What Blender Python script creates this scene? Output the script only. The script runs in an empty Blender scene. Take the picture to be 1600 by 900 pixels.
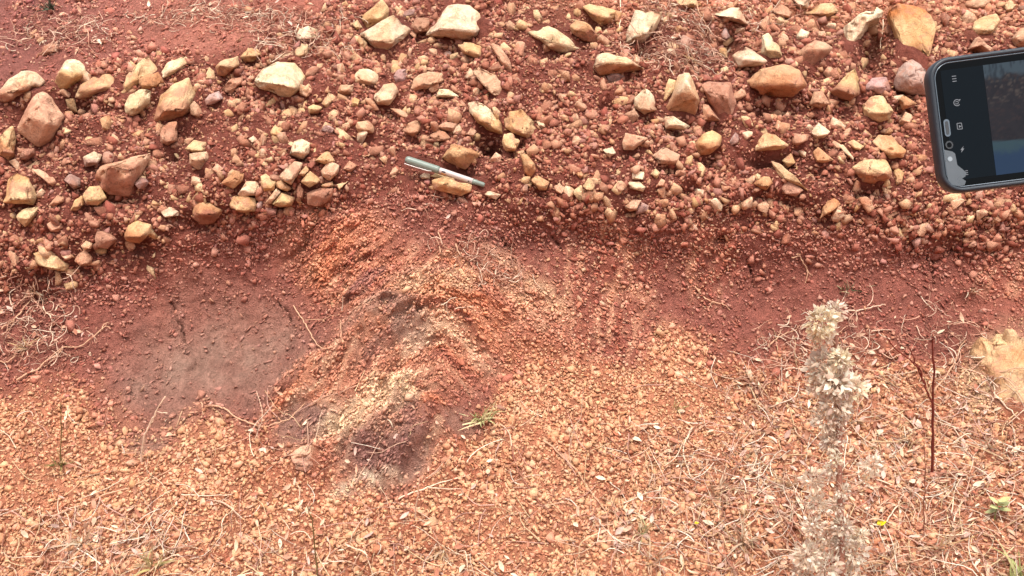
import bpy, bmesh, math, random
import numpy as np
from mathutils import Vector, Matrix, Euler
from mathutils.bvhtree import BVHTree

rng = np.random.default_rng(7)
random.seed(7)
S = bpy.context.scene
COL = S.collection

# ------------------------------------------------------------------ camera
CAM = np.array((0.0, 0.0, 1.30))
PITCH = math.radians(-10.0)
FPX = 1473.0                      # focal length in pixels of a 1600 px wide picture
cd = bpy.data.cameras.new('camera')
cd.sensor_width = 36.0
cd.lens = 36.0 * FPX / 1600.0
cd.clip_start = 0.05
cd.clip_end = 500.0
cam = bpy.data.objects.new('camera', cd)
COL.objects.link(cam)
cam.location = CAM
cam.rotation_euler = (math.radians(90.0) + PITCH, 0.0, 0.0)
S.camera = cam

# ------------------------------------------------------------------ light
SUN_EL, SUN_AZ = math.radians(62.0), math.radians(-24.0)   # azimuth: 0 = behind the camera, negative = from the left
w = bpy.data.worlds.new('World')
S.world = w
w.use_nodes = True
nt = w.node_tree
nt.nodes.clear()
sky = nt.nodes.new('ShaderNodeTexSky')
sky.sky_type = 'NISHITA'
sky.sun_disc = False
sky.sun_elevation = SUN_EL
sky.sun_rotation = math.pi + SUN_AZ
sky.dust_density = 4.0
sky.air_density = 1.0
hsv = nt.nodes.new('ShaderNodeHueSaturation')           # thin cloud: the sky's light is nearly white
hsv.inputs['Saturation'].default_value = 0.25
bg = nt.nodes.new('ShaderNodeBackground')
bg.inputs['Strength'].default_value = 0.125
wo = nt.nodes.new('ShaderNodeOutputWorld')
nt.links.new(sky.outputs[0], hsv.inputs['Color'])
nt.links.new(hsv.outputs[0], bg.inputs['Color'])
nt.links.new(bg.outputs[0], wo.inputs['Surface'])

sl = bpy.data.lights.new('sun', 'SUN')
sl.energy = 1.5
sl.angle = math.radians(12.0)
sl.color = (1.0, 0.95, 0.85)
sun = bpy.data.objects.new('sun', sl)
COL.objects.link(sun)
sd = Vector((math.sin(SUN_AZ) * math.cos(SUN_EL), -math.cos(SUN_AZ) * math.cos(SUN_EL), math.sin(SUN_EL)))
sun.rotation_euler = sd.to_track_quat('Z', 'Y').to_euler()

vs = S.view_settings
vs.view_transform = 'Standard'
vs.look = 'None'
vs.gamma = 1.0
vs.use_curve_mapping = False
vs.exposure = 1.38

# ------------------------------------------------------------------ helpers
def lin(c):
    c = np.asarray(c, float) / 255.0
    return np.where(c <= 0.04045, c / 12.92, ((c + 0.055) / 1.055) ** 2.4)

ALB = 0.70
def alb(r, g, b, k=1.0):
    return np.clip(lin((r, g, b)) * ALB * k, 0.0, 0.85)

_P = np.random.default_rng(11).random(65536)
def _h(i, j, k):
    return _P[((i * 73856093) ^ (j * 19349663) ^ (k * 83492791)) & 65535]

def vnoise(x, y, z=0.0, seed=0):
    if np.isscalar(z):
        x = np.asarray(x, float); y = np.asarray(y, float)
        xf = np.floor(x); yf = np.floor(y)
        fx, fy = x - xf, y - yf
        xi = xf.astype(np.int64) * 73856093; yi = yf.astype(np.int64) * 19349663; zi = (seed * 57 + 3) * 83492791
        fx = fx * fx * (3 - 2 * fx); fy = fy * fy * (3 - 2 * fy)
        yz0 = yi ^ zi; yz1 = (yi + 19349663) ^ zi; x1 = xi + 73856093
        a = _P[(xi ^ yz0) & 65535]; b = _P[(x1 ^ yz0) & 65535]; c = _P[(xi ^ yz1) & 65535]; d = _P[(x1 ^ yz1) & 65535]
        a = a + (b - a) * fx; c = c + (d - c) * fx
        return (a + (c - a) * fy) * 2 - 1
    x = np.asarray(x, float); y = np.asarray(y, float); z = np.asarray(z, float) + np.zeros_like(x)
    xi = np.floor(x).astype(np.int64); yi = np.floor(y).astype(np.int64); zi = np.floor(z).astype(np.int64)
    fx, fy, fz = x - xi, y - yi, z - zi
    fx = fx * fx * fx * (fx * (fx * 6 - 15) + 10); fy = fy * fy * fy * (fy * (fy * 6 - 15) + 10); fz = fz * fz * fz * (fz * (fz * 6 - 15) + 10)
    zi = zi + seed * 57
    def L(a, b, t): return a + (b - a) * t
    c00 = L(_h(xi, yi, zi), _h(xi + 1, yi, zi), fx); c10 = L(_h(xi, yi + 1, zi), _h(xi + 1, yi + 1, zi), fx)
    c01 = L(_h(xi, yi, zi + 1), _h(xi + 1, yi, zi + 1), fx); c11 = L(_h(xi, yi + 1, zi + 1), _h(xi + 1, yi + 1, zi + 1), fx)
    return L(L(c00, c10, fy), L(c01, c11, fy), fz) * 2 - 1

def fbm(x, y, z=0.0, o=4, seed=0):
    t = 0.0; a = 1.0; f = 1.0; n = 0.0
    for k in range(o):
        t = t + a * vnoise(np.asarray(x) * f + 13.7 * k, np.asarray(y) * f + 5.1 * k, z * f, seed + k)
        n += a; a *= 0.5; f *= 2.03
    return t / n

def sstep(a, b, x):
    t = np.clip((x - a) / (b - a), 0, 1)
    return t * t * (3 - 2 * t)

CP, SP = math.cos(PITCH), math.sin(PITCH)
FWD = np.array((0.0, CP, SP)); UPV = np.array((0.0, -SP, CP)); RGT = np.array((1.0, 0.0, 0.0))
def ray(u, v):
    d = FWD + RGT * ((u - 800.0) / FPX) + UPV * ((450.0 - v) / FPX)
    return d / np.linalg.norm(d)

def project(p):
    q = np.asarray(p, float) - CAM
    zz = np.maximum(q @ FWD, 1e-3)
    return 800.0 + FPX * (q @ RGT) / zz, 450.0 - FPX * (q @ UPV) / zz

def make_mesh(name, V, F, C=None, smooth=False, mat=None):
    """V (n,3); F (m,k) of one face size, or a list of such arrays; C (n,3) linear colour per vertex"""
    me = bpy.data.meshes.new(name)
    V = np.asarray(V, np.float32)
    Fs = F if isinstance(F, list) else [F]
    Fs = [np.asarray(f, np.int32) for f in Fs if len(f)]
    me.vertices.add(len(V)); me.vertices.foreach_set('co', V.ravel())
    nl = sum(f.size for f in Fs); npoly = sum(len(f) for f in Fs)
    me.loops.add(nl); me.polygons.add(npoly)
    me.loops.foreach_set('vertex_index', np.concatenate([f.ravel() for f in Fs]))
    tot = np.concatenate([np.full(len(f), f.shape[1], np.int32) for f in Fs])
    st = np.concatenate(([0], np.cumsum(tot)[:-1])).astype(np.int32)
    me.polygons.foreach_set('loop_start', st)
    me.polygons.foreach_set('loop_total', tot)
    if smooth: me.polygons.foreach_set('use_smooth', np.ones(npoly, bool))
    if C is not None:
        a = me.color_attributes.new('col', 'FLOAT_COLOR', 'POINT')
        a.data.foreach_set('color', np.concatenate((np.asarray(C, np.float32), np.ones((len(V), 1), np.float32)), 1).ravel())
    me.update(calc_edges=True)
    if mat: me.materials.append(mat)
    return me

def link(name, me, parent=None, loc=None, **props):
    o = bpy.data.objects.new(name, me)
    COL.objects.link(o)
    if parent is not None: o.parent = parent
    if loc is not None: o.location = loc
    for k, val in props.items():
        if val is not None: o[k] = val
    return o

def tube(pts, rad, sides=5, cap=True):
    P = np.asarray(pts, float); n = len(P)
    R = np.full(n, rad, float) if np.isscalar(rad) else np.asarray(rad, float)
    T = np.gradient(P, axis=0); T /= np.linalg.norm(T, axis=1, keepdims=True) + 1e-12
    ref = np.array((0.31, 0.77, 0.55))
    A = np.cross(T, ref); A /= np.linalg.norm(A, axis=1, keepdims=True) + 1e-12
    B = np.cross(T, A)
    ang = np.arange(sides) * 2 * math.pi / sides
    V = (P[:, None, :] + R[:, None, None] * (A[:, None, :] * np.cos(ang)[None, :, None] + B[:, None, :] * np.sin(ang)[None, :, None])).reshape(-1, 3)
    F = []
    for i in range(n - 1):
        for j in range(sides):
            k = (j + 1) % sides
            F.append((i * sides + j, i * sides + k, (i + 1) * sides + k, (i + 1) * sides + j))
    return V, np.array(F, np.int32)

def tubes(pts, r0, r1, sides=3):
    """many thin tubes at once: pts (n, K, 3), end radii (n,)"""
    n, K = pts.shape[:2]
    T = np.gradient(pts, axis=1); T /= np.linalg.norm(T, axis=2, keepdims=True) + 1e-12
    A = np.cross(T, np.array((0.31, 0.77, 0.55))); A /= np.linalg.norm(A, axis=2, keepdims=True) + 1e-12
    B = np.cross(T, A); an = np.arange(sides) * 2 * math.pi / sides
    rr = r0[:, None] + (r1 - r0)[:, None] * np.linspace(0, 1, K)[None]
    V = pts[:, :, None, :] + rr[:, :, None, None] * (A[:, :, None, :] * np.cos(an)[:, None] + B[:, :, None, :] * np.sin(an)[:, None])
    F = np.array([(i * sides + j, i * sides + (j + 1) % sides, (i + 1) * sides + (j + 1) % sides, (i + 1) * sides + j) for i in range(K - 1) for j in range(sides)])
    F = F[None] + (np.arange(n) * K * sides)[:, None, None]
    return V.reshape(-1, 3), F.reshape(-1, 4)

class Bag:
    """collects pieces of one mesh object"""
    def __init__(s): s.V = []; s.Q = []; s.T = []; s.C = []; s.n = 0
    def add(s, V, F, c):
        V = np.asarray(V, float); F = np.asarray(F, np.int32) + s.n
        (s.Q if F.shape[1] == 4 else s.T).append(F)
        s.V.append(V); s.C.append(np.broadcast_to(np.asarray(c, float), (len(V), 3))); s.n += len(V)
    def mesh(s, name, mat, smooth=True):
        F = []
        if s.Q: F.append(np.concatenate(s.Q))
        if s.T: F.append(np.concatenate(s.T))
        return make_mesh(name, np.concatenate(s.V), F, np.concatenate(s.C), smooth, mat)

# ------------------------------------------------------------------ materials
def new_mat(name):
    m = bpy.data.materials.new(name); m.use_nodes = True
    return m, m.node_tree, m.node_tree.nodes['Principled BSDF']

def earth_mat(name, scales, bump, rough=0.95, var=0.35, spec=0.15, crack=0.0, stain=False):
    """vertex colour 'col' broken up by noise of several sizes, with fine relief"""
    m, t, b = new_mat(name)
    N, Lk = t.nodes.new, t.links.new
    at = N('ShaderNodeAttribute'); at.attribute_name = 'col'
    tc = N('ShaderNodeNewGeometry')
    pos = tc.outputs['Position']
    prev = at.outputs['Color']; hprev = None
    for i, sc in enumerate(scales):
        n = N('ShaderNodeTexNoise'); n.inputs['Scale'].default_value = sc; n.inputs['Detail'].default_value = 5.0
        n.inputs['Roughness'].default_value = 0.65
        Lk(pos, n.inputs['Vector'])
        mr = N('ShaderNodeMapRange'); mr.inputs['From Min'].default_value = 0.28; mr.inputs['From Max'].default_value = 0.72
        mr.inputs['To Min'].default_value = 1.0 - var; mr.inputs['To Max'].default_value = 1.0 + var
        Lk(n.outputs['Fac'], mr.inputs['Value'])
        mx = N('ShaderNodeVectorMath'); mx.operation = 'SCALE'
        Lk(prev, mx.inputs[0]); Lk(mr.outputs[0], mx.inputs['Scale'])
        prev = mx.outputs[0]
        if hprev is None: hprev = n.outputs['Fac']
        else:
            ad = N('ShaderNodeMath'); ad.operation = 'MULTIPLY_ADD'; ad.inputs[1].default_value = 0.6
            Lk(n.outputs['Fac'], ad.inputs[0]); Lk(hprev, ad.inputs[2]); hprev = ad.outputs[0]
    if crack > 0:
        vo = N('ShaderNodeTexVoronoi'); vo.feature = 'DISTANCE_TO_EDGE'; vo.inputs['Scale'].default_value = crack
        nz = N('ShaderNodeTexNoise'); nz.inputs['Scale'].default_value = crack * 2.5; nz.inputs['Detail'].default_value = 4
        ad = N('ShaderNodeVectorMath'); ad.operation = 'MULTIPLY_ADD'
        ad.inputs[1].default_value = (1.6 / crack,) * 3
        Lk(pos, nz.inputs['Vector']); Lk(nz.outputs['Color'], ad.inputs[0]); Lk(pos, ad.inputs[2]); Lk(ad.outputs[0], vo.inputs['Vector'])
        mr = N('ShaderNodeMapRange'); mr.inputs['From Max'].default_value = 0.035; mr.inputs['To Min'].default_value = 0.62
        Lk(vo.outputs['Distance'], mr.inputs['Value'])
        mx = N('ShaderNodeVectorMath'); mx.operation = 'SCALE'
        Lk(prev, mx.inputs[0]); Lk(mr.outputs[0], mx.inputs['Scale']); prev = mx.outputs[0]
    if stain:                                                   # rust, clinging red earth and pale scuffs with shapes of their own
        for sc, lo, hi, col, amt in ((30.0, 0.52, 0.66, (0.80, 0.58, 0.40), 0.55), (17.0, 0.56, 0.70, (0.62, 0.40, 0.32), 0.65), (95.0, 0.60, 0.70, (0.50, 0.34, 0.28), 0.6)):
            n = N('ShaderNodeTexNoise'); n.inputs['Scale'].default_value = sc; n.inputs['Detail'].default_value = 8; n.inputs['Roughness'].default_value = 0.7
            Lk(pos, n.inputs['Vector'])
            mr = N('ShaderNodeMapRange'); mr.inputs['From Min'].default_value = lo; mr.inputs['From Max'].default_value = hi; mr.inputs['To Max'].default_value = amt
            Lk(n.outputs['Fac'], mr.inputs['Value'])
            mu = N('ShaderNodeVectorMath'); mu.operation = 'MULTIPLY'; mu.inputs[1].default_value = col; Lk(prev, mu.inputs[0])
            mi = N('ShaderNodeMix'); mi.data_type = 'RGBA'; Lk(mr.outputs[0], mi.inputs[0]); Lk(prev, mi.inputs[6]); Lk(mu.outputs[0], mi.inputs[7]); prev = mi.outputs[2]
    if stain:                                                   # red earth caked on in patches
        n = N('ShaderNodeTexNoise'); n.inputs['Scale'].default_value = 24.0; n.inputs['Detail'].default_value = 9; n.inputs['Roughness'].default_value = 0.72; n.inputs['Distortion'].default_value = 0.4
        of = N('ShaderNodeVectorMath'); of.operation = 'ADD'; of.inputs[1].default_value = (7.3, 2.1, 4.4); Lk(pos, of.inputs[0]); Lk(of.outputs[0], n.inputs['Vector'])
        mr = N('ShaderNodeMapRange'); mr.inputs['From Min'].default_value = 0.53; mr.inputs['From Max'].default_value = 0.63; mr.inputs['To Max'].default_value = 0.72
        Lk(n.outputs['Fac'], mr.inputs['Value'])
        mi = N('ShaderNodeMix'); mi.data_type = 'RGBA'; mi.inputs[7].default_value = (0.36, 0.165, 0.105, 1); Lk(mr.outputs[0], mi.inputs[0]); Lk(prev, mi.inputs[6]); prev = mi.outputs[2]
    Lk(prev, b.inputs['Base Color'])
    b.inputs['Roughness'].default_value = rough
    b.inputs['Specular IOR Level'].default_value = spec
    bp = N('ShaderNodeBump'); bp.inputs['Strength'].default_value = 0.9; bp.inputs['Distance'].default_value = bump
    Lk(hprev, bp.inputs['Height']); Lk(bp.outputs['Normal'], b.inputs['Normal'])
    return m

M_SOIL = earth_mat('red_soil', (45.0, 150.0, 420.0), 0.012, var=0.26)
M_STONE = earth_mat('weathered_stone', (28.0, 110.0, 380.0), 0.0035, rough=0.85, var=0.17, spec=0.25, crack=17.0, stain=True)
M_GRAVEL = earth_mat('laterite_gravel', (160.0, 520.0), 0.0015, var=0.16)
M_STRAW = earth_mat('dry_straw', (90.0, 300.0), 0.0006, rough=0.8, var=0.18, spec=0.25)
M_LEAF = earth_mat('leaf', (60.0, 250.0), 0.0005, rough=0.7, var=0.2, spec=0.3)

def wool_mat(name):
    """thin dry bracts: light comes through them"""
    m, t, b = new_mat(name)
    at = t.nodes.new('ShaderNodeAttribute'); at.attribute_name = 'col'
    n = t.nodes.new('ShaderNodeTexNoise'); n.inputs['Scale'].default_value = 240; g = t.nodes.new('ShaderNodeNewGeometry'); t.links.new(g.outputs['Position'], n.inputs['Vector'])
    mr = t.nodes.new('ShaderNodeMapRange'); mr.inputs['To Min'].default_value = 0.85; mr.inputs['To Max'].default_value = 1.15; t.links.new(n.outputs['Fac'], mr.inputs['Value'])
    mx = t.nodes.new('ShaderNodeVectorMath'); mx.operation = 'SCALE'; t.links.new(at.outputs['Color'], mx.inputs[0]); t.links.new(mr.outputs[0], mx.inputs['Scale'])
    d = t.nodes.new('ShaderNodeBsdfDiffuse'); tr = t.nodes.new('ShaderNodeBsdfTranslucent'); s = t.nodes.new('ShaderNodeMixShader'); s.inputs[0].default_value = 0.45
    t.links.new(mx.outputs[0], d.inputs['Color']); t.links.new(mx.outputs[0], tr.inputs['Color'])
    t.links.new(d.outputs[0], s.inputs[1]); t.links.new(tr.outputs[0], s.inputs[2]); t.links.new(s.outputs[0], t.nodes['Material Output'].inputs['Surface'])
    return m
M_WOOL = wool_mat('woolly_bracts')

def plain_mat(name, col, rough=0.5, metal=0.0, spec=0.5, noise=0.12, scale=180.0, emit=None, es=0.0, bump=0.0):
    m, t, b = new_mat(name)
    n = t.nodes.new('ShaderNodeTexNoise'); n.inputs['Scale'].default_value = scale; n.inputs['Detail'].default_value = 4
    g = t.nodes.new('ShaderNodeNewGeometry'); t.links.new(g.outputs['Position'], n.inputs['Vector'])
    mr = t.nodes.new('ShaderNodeMapRange'); mr.inputs['To Min'].default_value = 1 - noise; mr.inputs['To Max'].default_value = 1 + noise
    t.links.new(n.outputs['Fac'], mr.inputs['Value'])
    mx = t.nodes.new('ShaderNodeVectorMath'); mx.operation = 'SCALE'; mx.inputs[0].default_value = tuple(col)
    t.links.new(mr.outputs[0], mx.inputs['Scale']); t.links.new(mx.outputs[0], b.inputs['Base Color'])
    rr = t.nodes.new('ShaderNodeMapRange'); rr.inputs['To Min'].default_value = max(0.02, rough - 0.1); rr.inputs['To Max'].default_value = min(1, rough + 0.1)
    t.links.new(n.outputs['Fac'], rr.inputs['Value']); t.links.new(rr.outputs[0], b.inputs['Roughness'])
    b.inputs['Metallic'].default_value = metal
    b.inputs['Specular IOR Level'].default_value = spec
    if emit is not None:
        b.inputs['Emission Color'].default_value = (*emit, 1); b.inputs['Emission Strength'].default_value = es
    if bump:
        bp = t.nodes.new('ShaderNodeBump'); bp.inputs['Distance'].default_value = bump; bp.inputs['Strength'].default_value = 0.6
        t.links.new(n.outputs['Fac'], bp.inputs['Height']); t.links.new(bp.outputs['Normal'], b.inputs['Normal'])
    return m
# ------------------------------------------------------------------ the bank: profile of a road cutting, run along x
def prow(v, y):
    e = PITCH + math.atan((450.0 - v) / FPX)
    return (y, CAM[2] + y * math.tan(e))
core = [prow(*a) for a in ((-60, 2.15), (0, 1.98), (60, 1.86), (120, 1.77), (200, 1.68), (300, 1.604), (335, 1.598), (370, 1.602), (420, 1.604), (480, 1.585),
                           (560, 1.525), (640, 1.45), (720, 1.375), (800, 1.30), (900, 1.215), (960, 1.165))]
prof = np.array([(60, 3.3), (20, 2.9), (8, 2.6), (3.6, 2.2), (2.6, 1.86)] + core + [(0.86, 0.36), (0.62, 0.18), (0.25, 0.04), (-0.5, 0.0), (-4, -0.02), (-40, -0.05)])
seg = np.linalg.norm(np.diff(prof, axis=0), axis=1)
ps = np.concatenate(([0], np.cumsum(seg)))
i0, i1 = 5, 5 + len(core) - 1
s_top, s_bot = ps[i0], ps[i1]
# dense, smoothed copy of the profile
sd_ = np.concatenate((np.linspace(0, s_top - 1.2, 60)[:-1], np.linspace(s_top - 1.2, s_bot + 1.4, 1400), np.linspace(s_bot + 1.4, ps[-1], 60)[1:]))
py_ = np.interp(sd_, ps, prof[:, 0]); pz_ = np.interp(sd_, ps, prof[:, 1])
k = np.exp(-np.linspace(-2.2, 2.2, 61) ** 2); k /= k.sum()
mid = slice(59 + 40, 59 + 1400 - 40)
cy = np.convolve(py_, k, 'same'); cz = np.convolve(pz_, k, 'same')
py_[mid] = cy[mid]; pz_[mid] = cz[mid]
ty = np.gradient(py_, sd_); tz = np.gradient(pz_, sd_)
nrm = np.hypot(ty, tz); ty /= nrm; tz /= nrm
def base(x, s):
    """point on the bare profile and its outward normal"""
    y = np.interp(s, sd_, py_); z = np.interp(s, sd_, pz_)
    ay = np.interp(s, sd_, ty); az = np.interp(s, sd_, tz)
    return np.stack((x + 0 * s, y, z), -1), np.stack((0 * (x + s), az + 0 * x, -ay + 0 * x), -1)

# grid lines: fine where the photograph looks, coarse beyond
STEP = 0.0036
XF = 1.24
xs = np.arange(-XF, XF + 1e-6, STEP)
g = STEP * 1.16 ** np.arange(1, 75); g = np.cumsum(g); g = g[g < 60]
xs = np.concatenate((-XF - g[::-1], xs, XF + g))
ss = np.arange(s_top, s_bot + 1e-6, STEP)
gu = np.cumsum(STEP * 1.16 ** np.arange(1, 75)); gu = gu[gu < s_top]
gd = gu[gu < ps[-1] - s_bot]
ss = np.concatenate((s_top - gu[::-1], ss, s_bot + gd))
NX, NS = len(xs), len(ss)
X, SS = np.meshgrid(xs, ss)
B0, N0 = base(X, SS)
U, Vv = project(B0)
front = ((B0 - CAM) @ FWD) > 0.25
U = np.where(front, U, 800.0); Vv = np.where(front, Vv, 2500.0)
U = np.clip(U, -3000, 5000); Vv = np.clip(Vv, -1500, 4000)
near = sstep(0.9, 0.0, np.maximum(np.abs(X) - XF, 0)) * sstep(0.9, 0.0, np.maximum(np.maximum(s_top - SS, SS - s_bot), 0))

# ---- zones of the bank, laid out on the surface (u, v: where a surface point falls in the photograph)
def warp(u, v, a=42.0, sc=105.0):
    return u + a * fbm(u / sc, v / sc, 0, 3, 40), v + a * fbm(u / sc, v / sc, 0, 3, 50)

def blob(u, v, cu, cv, ru, rv, ang=0.0, soft=0.55):
    c, s = math.cos(math.radians(ang)), math.sin(math.radians(ang))
    a = ((u - cu) * c - (v - cv) * s) / ru; b = ((u - cu) * s + (v - cv) * c) / rv       # positive angle: turned anticlockwise in the picture
    return sstep(1.0 + soft * 0.5, 1.0 - soft, np.hypot(a, b))

LB = np.array([(-900, 470), (0, 455), (120, 440), (250, 400), (330, 365), (470, 335), (600, 310), (700, 312), (830, 335), (1000, 352), (1150, 345),
               (1300, 372), (1430, 380), (1600, 400), (2500, 420)], float)
TB = np.array([(-900, 130), (0, 125), (90, 105), (230, 92), (330, 85), (420, 60), (520, 30), (700, -10), (900, -20), (1200, -20), (1600, -10), (2500, -10)], float)
SB = np.array([(-900, 610), (0, 630), (120, 640), (230, 690), (400, 690), (520, 770), (640, 775), (760, 690), (800, 600), (900, 560), (1000, 560), (1150, 555),
               (1300, 545), (1500, 575), (1600, 700), (2500, 720)], float)
def zones(u, v):
    wu, wv = warp(u, v)
    lb = np.interp(u, LB[:, 0], LB[:, 1]); tb = np.interp(u, TB[:, 0], TB[:, 1]); sb = np.interp(u, SB[:, 0], SB[:, 1])
    z = {}
    z['layer'] = sstep(lb + 22, lb - 22, wv + 12 * fbm(u / 24, v / 24, 0, 3, 58)) * sstep(tb - 12, tb + 22, wv)
    z['crest'] = sstep(tb + 22, tb - 12, wv)
    z['fine'] = sstep(lb - 10, lb + 8, wv) * sstep(lb + 75, lb + 20, wv)
    z['scree'] = sstep(sb - 62, sb + 40, wv + 30 * fbm(u / 26, v / 26, 0, 3, 57) + 46 * fbm(u / 75, v / 75, 0, 2, 59))
    z['face'] = np.clip(1 - z['layer'] - z['crest'] - z['scree'], 0, 1)
    # weathered, banded outcrop in the middle, and the grey skin at its left
    oc = np.maximum.reduce([blob(wu, wv, 560, 420, 85, 120, 50), blob(wu, wv, 760, 470, 150, 85, -20), blob(wu, wv, 660, 560, 230, 105, 25),
                            blob(wu, wv, 600, 680, 150, 90, 25), blob(wu, wv, 470, 610, 90, 45, 50)])
    z['outcrop'] = oc
    z['veins'] = np.maximum.reduce([blob(wu, wv, 955, 440, 85, 95, 0), blob(wu, wv, 1108, 400, 48, 85, -8), blob(wu, wv, 920, 510, 120, 60, 0), 0.8 * blob(wu, wv, 1580, 440, 60, 45, 0)])
    z['grey'] = np.maximum.reduce([blob(wu, wv, 320, 570, 160, 108, 18, 0.95), 0.9 * blob(wu, wv, 480, 690, 60, 45, 20), 0.8 * blob(wu, wv, 615, 725, 75, 45, 30), 0.8 * blob(wu, wv, 745, 675, 38, 30, 0), 0.6 * blob(wu, wv, 560, 560, 60, 55, 40),
                                   0.75 * blob(wu, wv, 620, 520, 50, 70, 40), 0.7 * blob(wu, wv, 225, 690, 45, 22, 0)])
    z['cream'] = np.maximum.reduce([blob(wu, wv, 1570, 590, 62, 75, 0), 0.75 * blob(wu, wv, 690, 450, 60, 40, 10), 0.8 * blob(wu, wv, 590, 665, 70, 35, 25), 0.7 * blob(wu, wv, 850, 470, 60, 40, -30)])
    return z

def fold(u, v):
    """across and along the folded rock bands: they rise to a crest below the pen and drop again to the right"""
    um = 690.0 - np.where(u < 690, 1.0, 0.75) * (np.sqrt((u - 690.0) ** 2 + 64.0) - 8.0)
    a = math.radians(52)
    w1 = 26.0 * fbm(u / 80, v / 80, 0, 4, 63)
    return um * math.sin(a) + v * math.cos(a) + w1, np.where(u < 690, um, 1380.0 - um) * math.cos(a) - v * math.sin(a)

def zone_colour(u, v, z):
    C = np.empty(u.shape + (3,)); C[:] = alb(160, 88, 72)
    def put(c, m):
        nonlocal C
        C = C + (np.asarray(c) - C) * np.clip(m, 0, 1)[..., None]
    n1 = fbm(u / 120, v / 120, 0, 4, 3); n2 = fbm(u / 30, v / 30, 0, 4, 9)
    put(alb(128, 72, 60), z['layer'] * (0.8 + 0.3 * n1))
    put(alb(190, 122, 104), z['crest'] * (0.85 + 0.5 * n1))
    put(alb(158, 98, 88), z['crest'] * sstep(330, 60, u) * (0.9 + n1 * 0.4))
    put(alb(212, 142, 108), sstep(700, 1000, u) * sstep(60, 0, v) * 0.7)
    put(alb(156, 94, 81), z['face'] * 0.9)
    put(alb(174, 104, 86), z['face'] * sstep(0.0, 0.6, n1) * 0.6)
    put(alb(206, 136, 104), z['scree'] * 0.92)
    put(alb(176, 104, 78), z['scree'] * sstep(0.0, 0.5, n1 + 0.4 * n2) * 0.7)
    put(alb(208, 142, 112), z['outcrop'] * 0.8)
    # diagonal bands of paler, orange and purple rock dipping to the lower left
    q, t = fold(u, v)
    band = 1.45 * fbm(q / 12.0, t / 110.0, 0, 3, 21) + 0.22 * n2
    brk = np.clip(0.85 + 1.1 * fbm(u / 42, v / 42, 0, 3, 29), 0, 1) * (1 - 0.45 * sstep(700, 860, u)); z = dict(z); z['outcrop'] = z['outcrop'] * brk
    put(alb(244, 196, 160), z['outcrop'] * sstep(0.10, 0.38, band) * 0.92)
    put(alb(170, 98, 80), z['outcrop'] * sstep(-0.15, -0.42, band) * 0.9)
    put(alb(222, 140, 102), z['outcrop'] * sstep(0.12, 0.4, fbm(q / 19.0, t / 150.0, 0, 3, 23)) * 0.75)
    put(alb(156, 108, 100), z['outcrop'] * sstep(0.22, 0.5, fbm(q / 24.0, t / 140.0, 0, 3, 25)) * 0.7)
    put(alb(208, 130, 102), blob(u, v, 575, 400, 70, 95, 50) * sstep(-0.2, 0.3, band) * 0.8)
    vb = fbm(u / 10.0 + v / 70.0 + 0.9 * n2, v / 46.0, 0, 4, 27) + 0.3 * n2
    put(alb(228, 164, 132), z['veins'] * sstep(-0.1, 0.4, vb) * 0.85)
    put(alb(176, 100, 78), z['veins'] * sstep(0.05, -0.3, vb) * 0.5)
    put(alb(172, 134, 117), z['grey'] * (0.85 + 0.5 * n2))
    # purple-brown broken foot of the outcrop
    put(alb(150, 104, 94), np.maximum(blob(u, v, 615, 715, 78, 42, 28), 0.9 * blob(u, v, 490, 690, 42, 34, 0)) * np.clip(0.75 + 0.9 * n2, 0, 1))
    put(alb(236, 198, 162), blob(u, v, 590, 668, 105, 26, 25) * np.clip(0.7 + 1.2 * n2, 0, 1))
    put(alb(236, 210, 180), blob(u, v, 575, 770, 60, 16, 10) * np.clip(0.5 + 1.2 * n2, 0, 1))
    put(alb(230, 186, 148), z['cream'] * np.clip(0.6 + 0.8 * n2, 0, 1))
    return C

Z = zones(U, Vv)
# ---- relief
def gauss(u, v, cu, cv, ru, rv, ang=0.0):
    c, s = math.cos(math.radians(ang)), math.sin(math.radians(ang))
    a = ((u - cu) * c - (v - cv) * s) / ru; b = ((u - cu) * s + (v - cv) * c) / rv
    return np.exp(-(a * a + b * b))
D = 0.030 * fbm(X / 0.42, SS / 0.42, 0, 3, 1)
D = D + near * (0.014 * fbm(X / 0.12, SS / 0.12, 0, 3, 4))
rough = 0.55 + 0.45 * np.clip(Z['layer'] + Z['outcrop'] + 0.75 * Z['scree'] + 0.75 * Z['crest'], 0, 1)
D = D + near * rough * ((0.0085 + 0.004 * Z['layer']) * fbm(X / 0.035, SS / 0.035, 0, 3, 6) + 0.0035 * fbm(X / 0.011, SS / 0.011, 0, 2, 8))
q, t = fold(U, Vv)
D = D + near * Z['outcrop'] * (1 - 0.5 * sstep(680, 800, U)) * (0.030 * (0.5 - np.abs(fbm(q / 34.0, t / 130.0, 0, 4, 31))) + 0.014 * fbm(q / 10.0, t / 70.0, 0, 3, 33))
D = D + near * Z['veins'] * 0.009 * fbm(U / 14.0 + Vv / 60.0, Vv / 30.0, 0, 3, 35)
D = D + near * Z['grey'] * 0.009 * fbm(q / 10.0, t / 32.0, 0, 3, 36)
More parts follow.
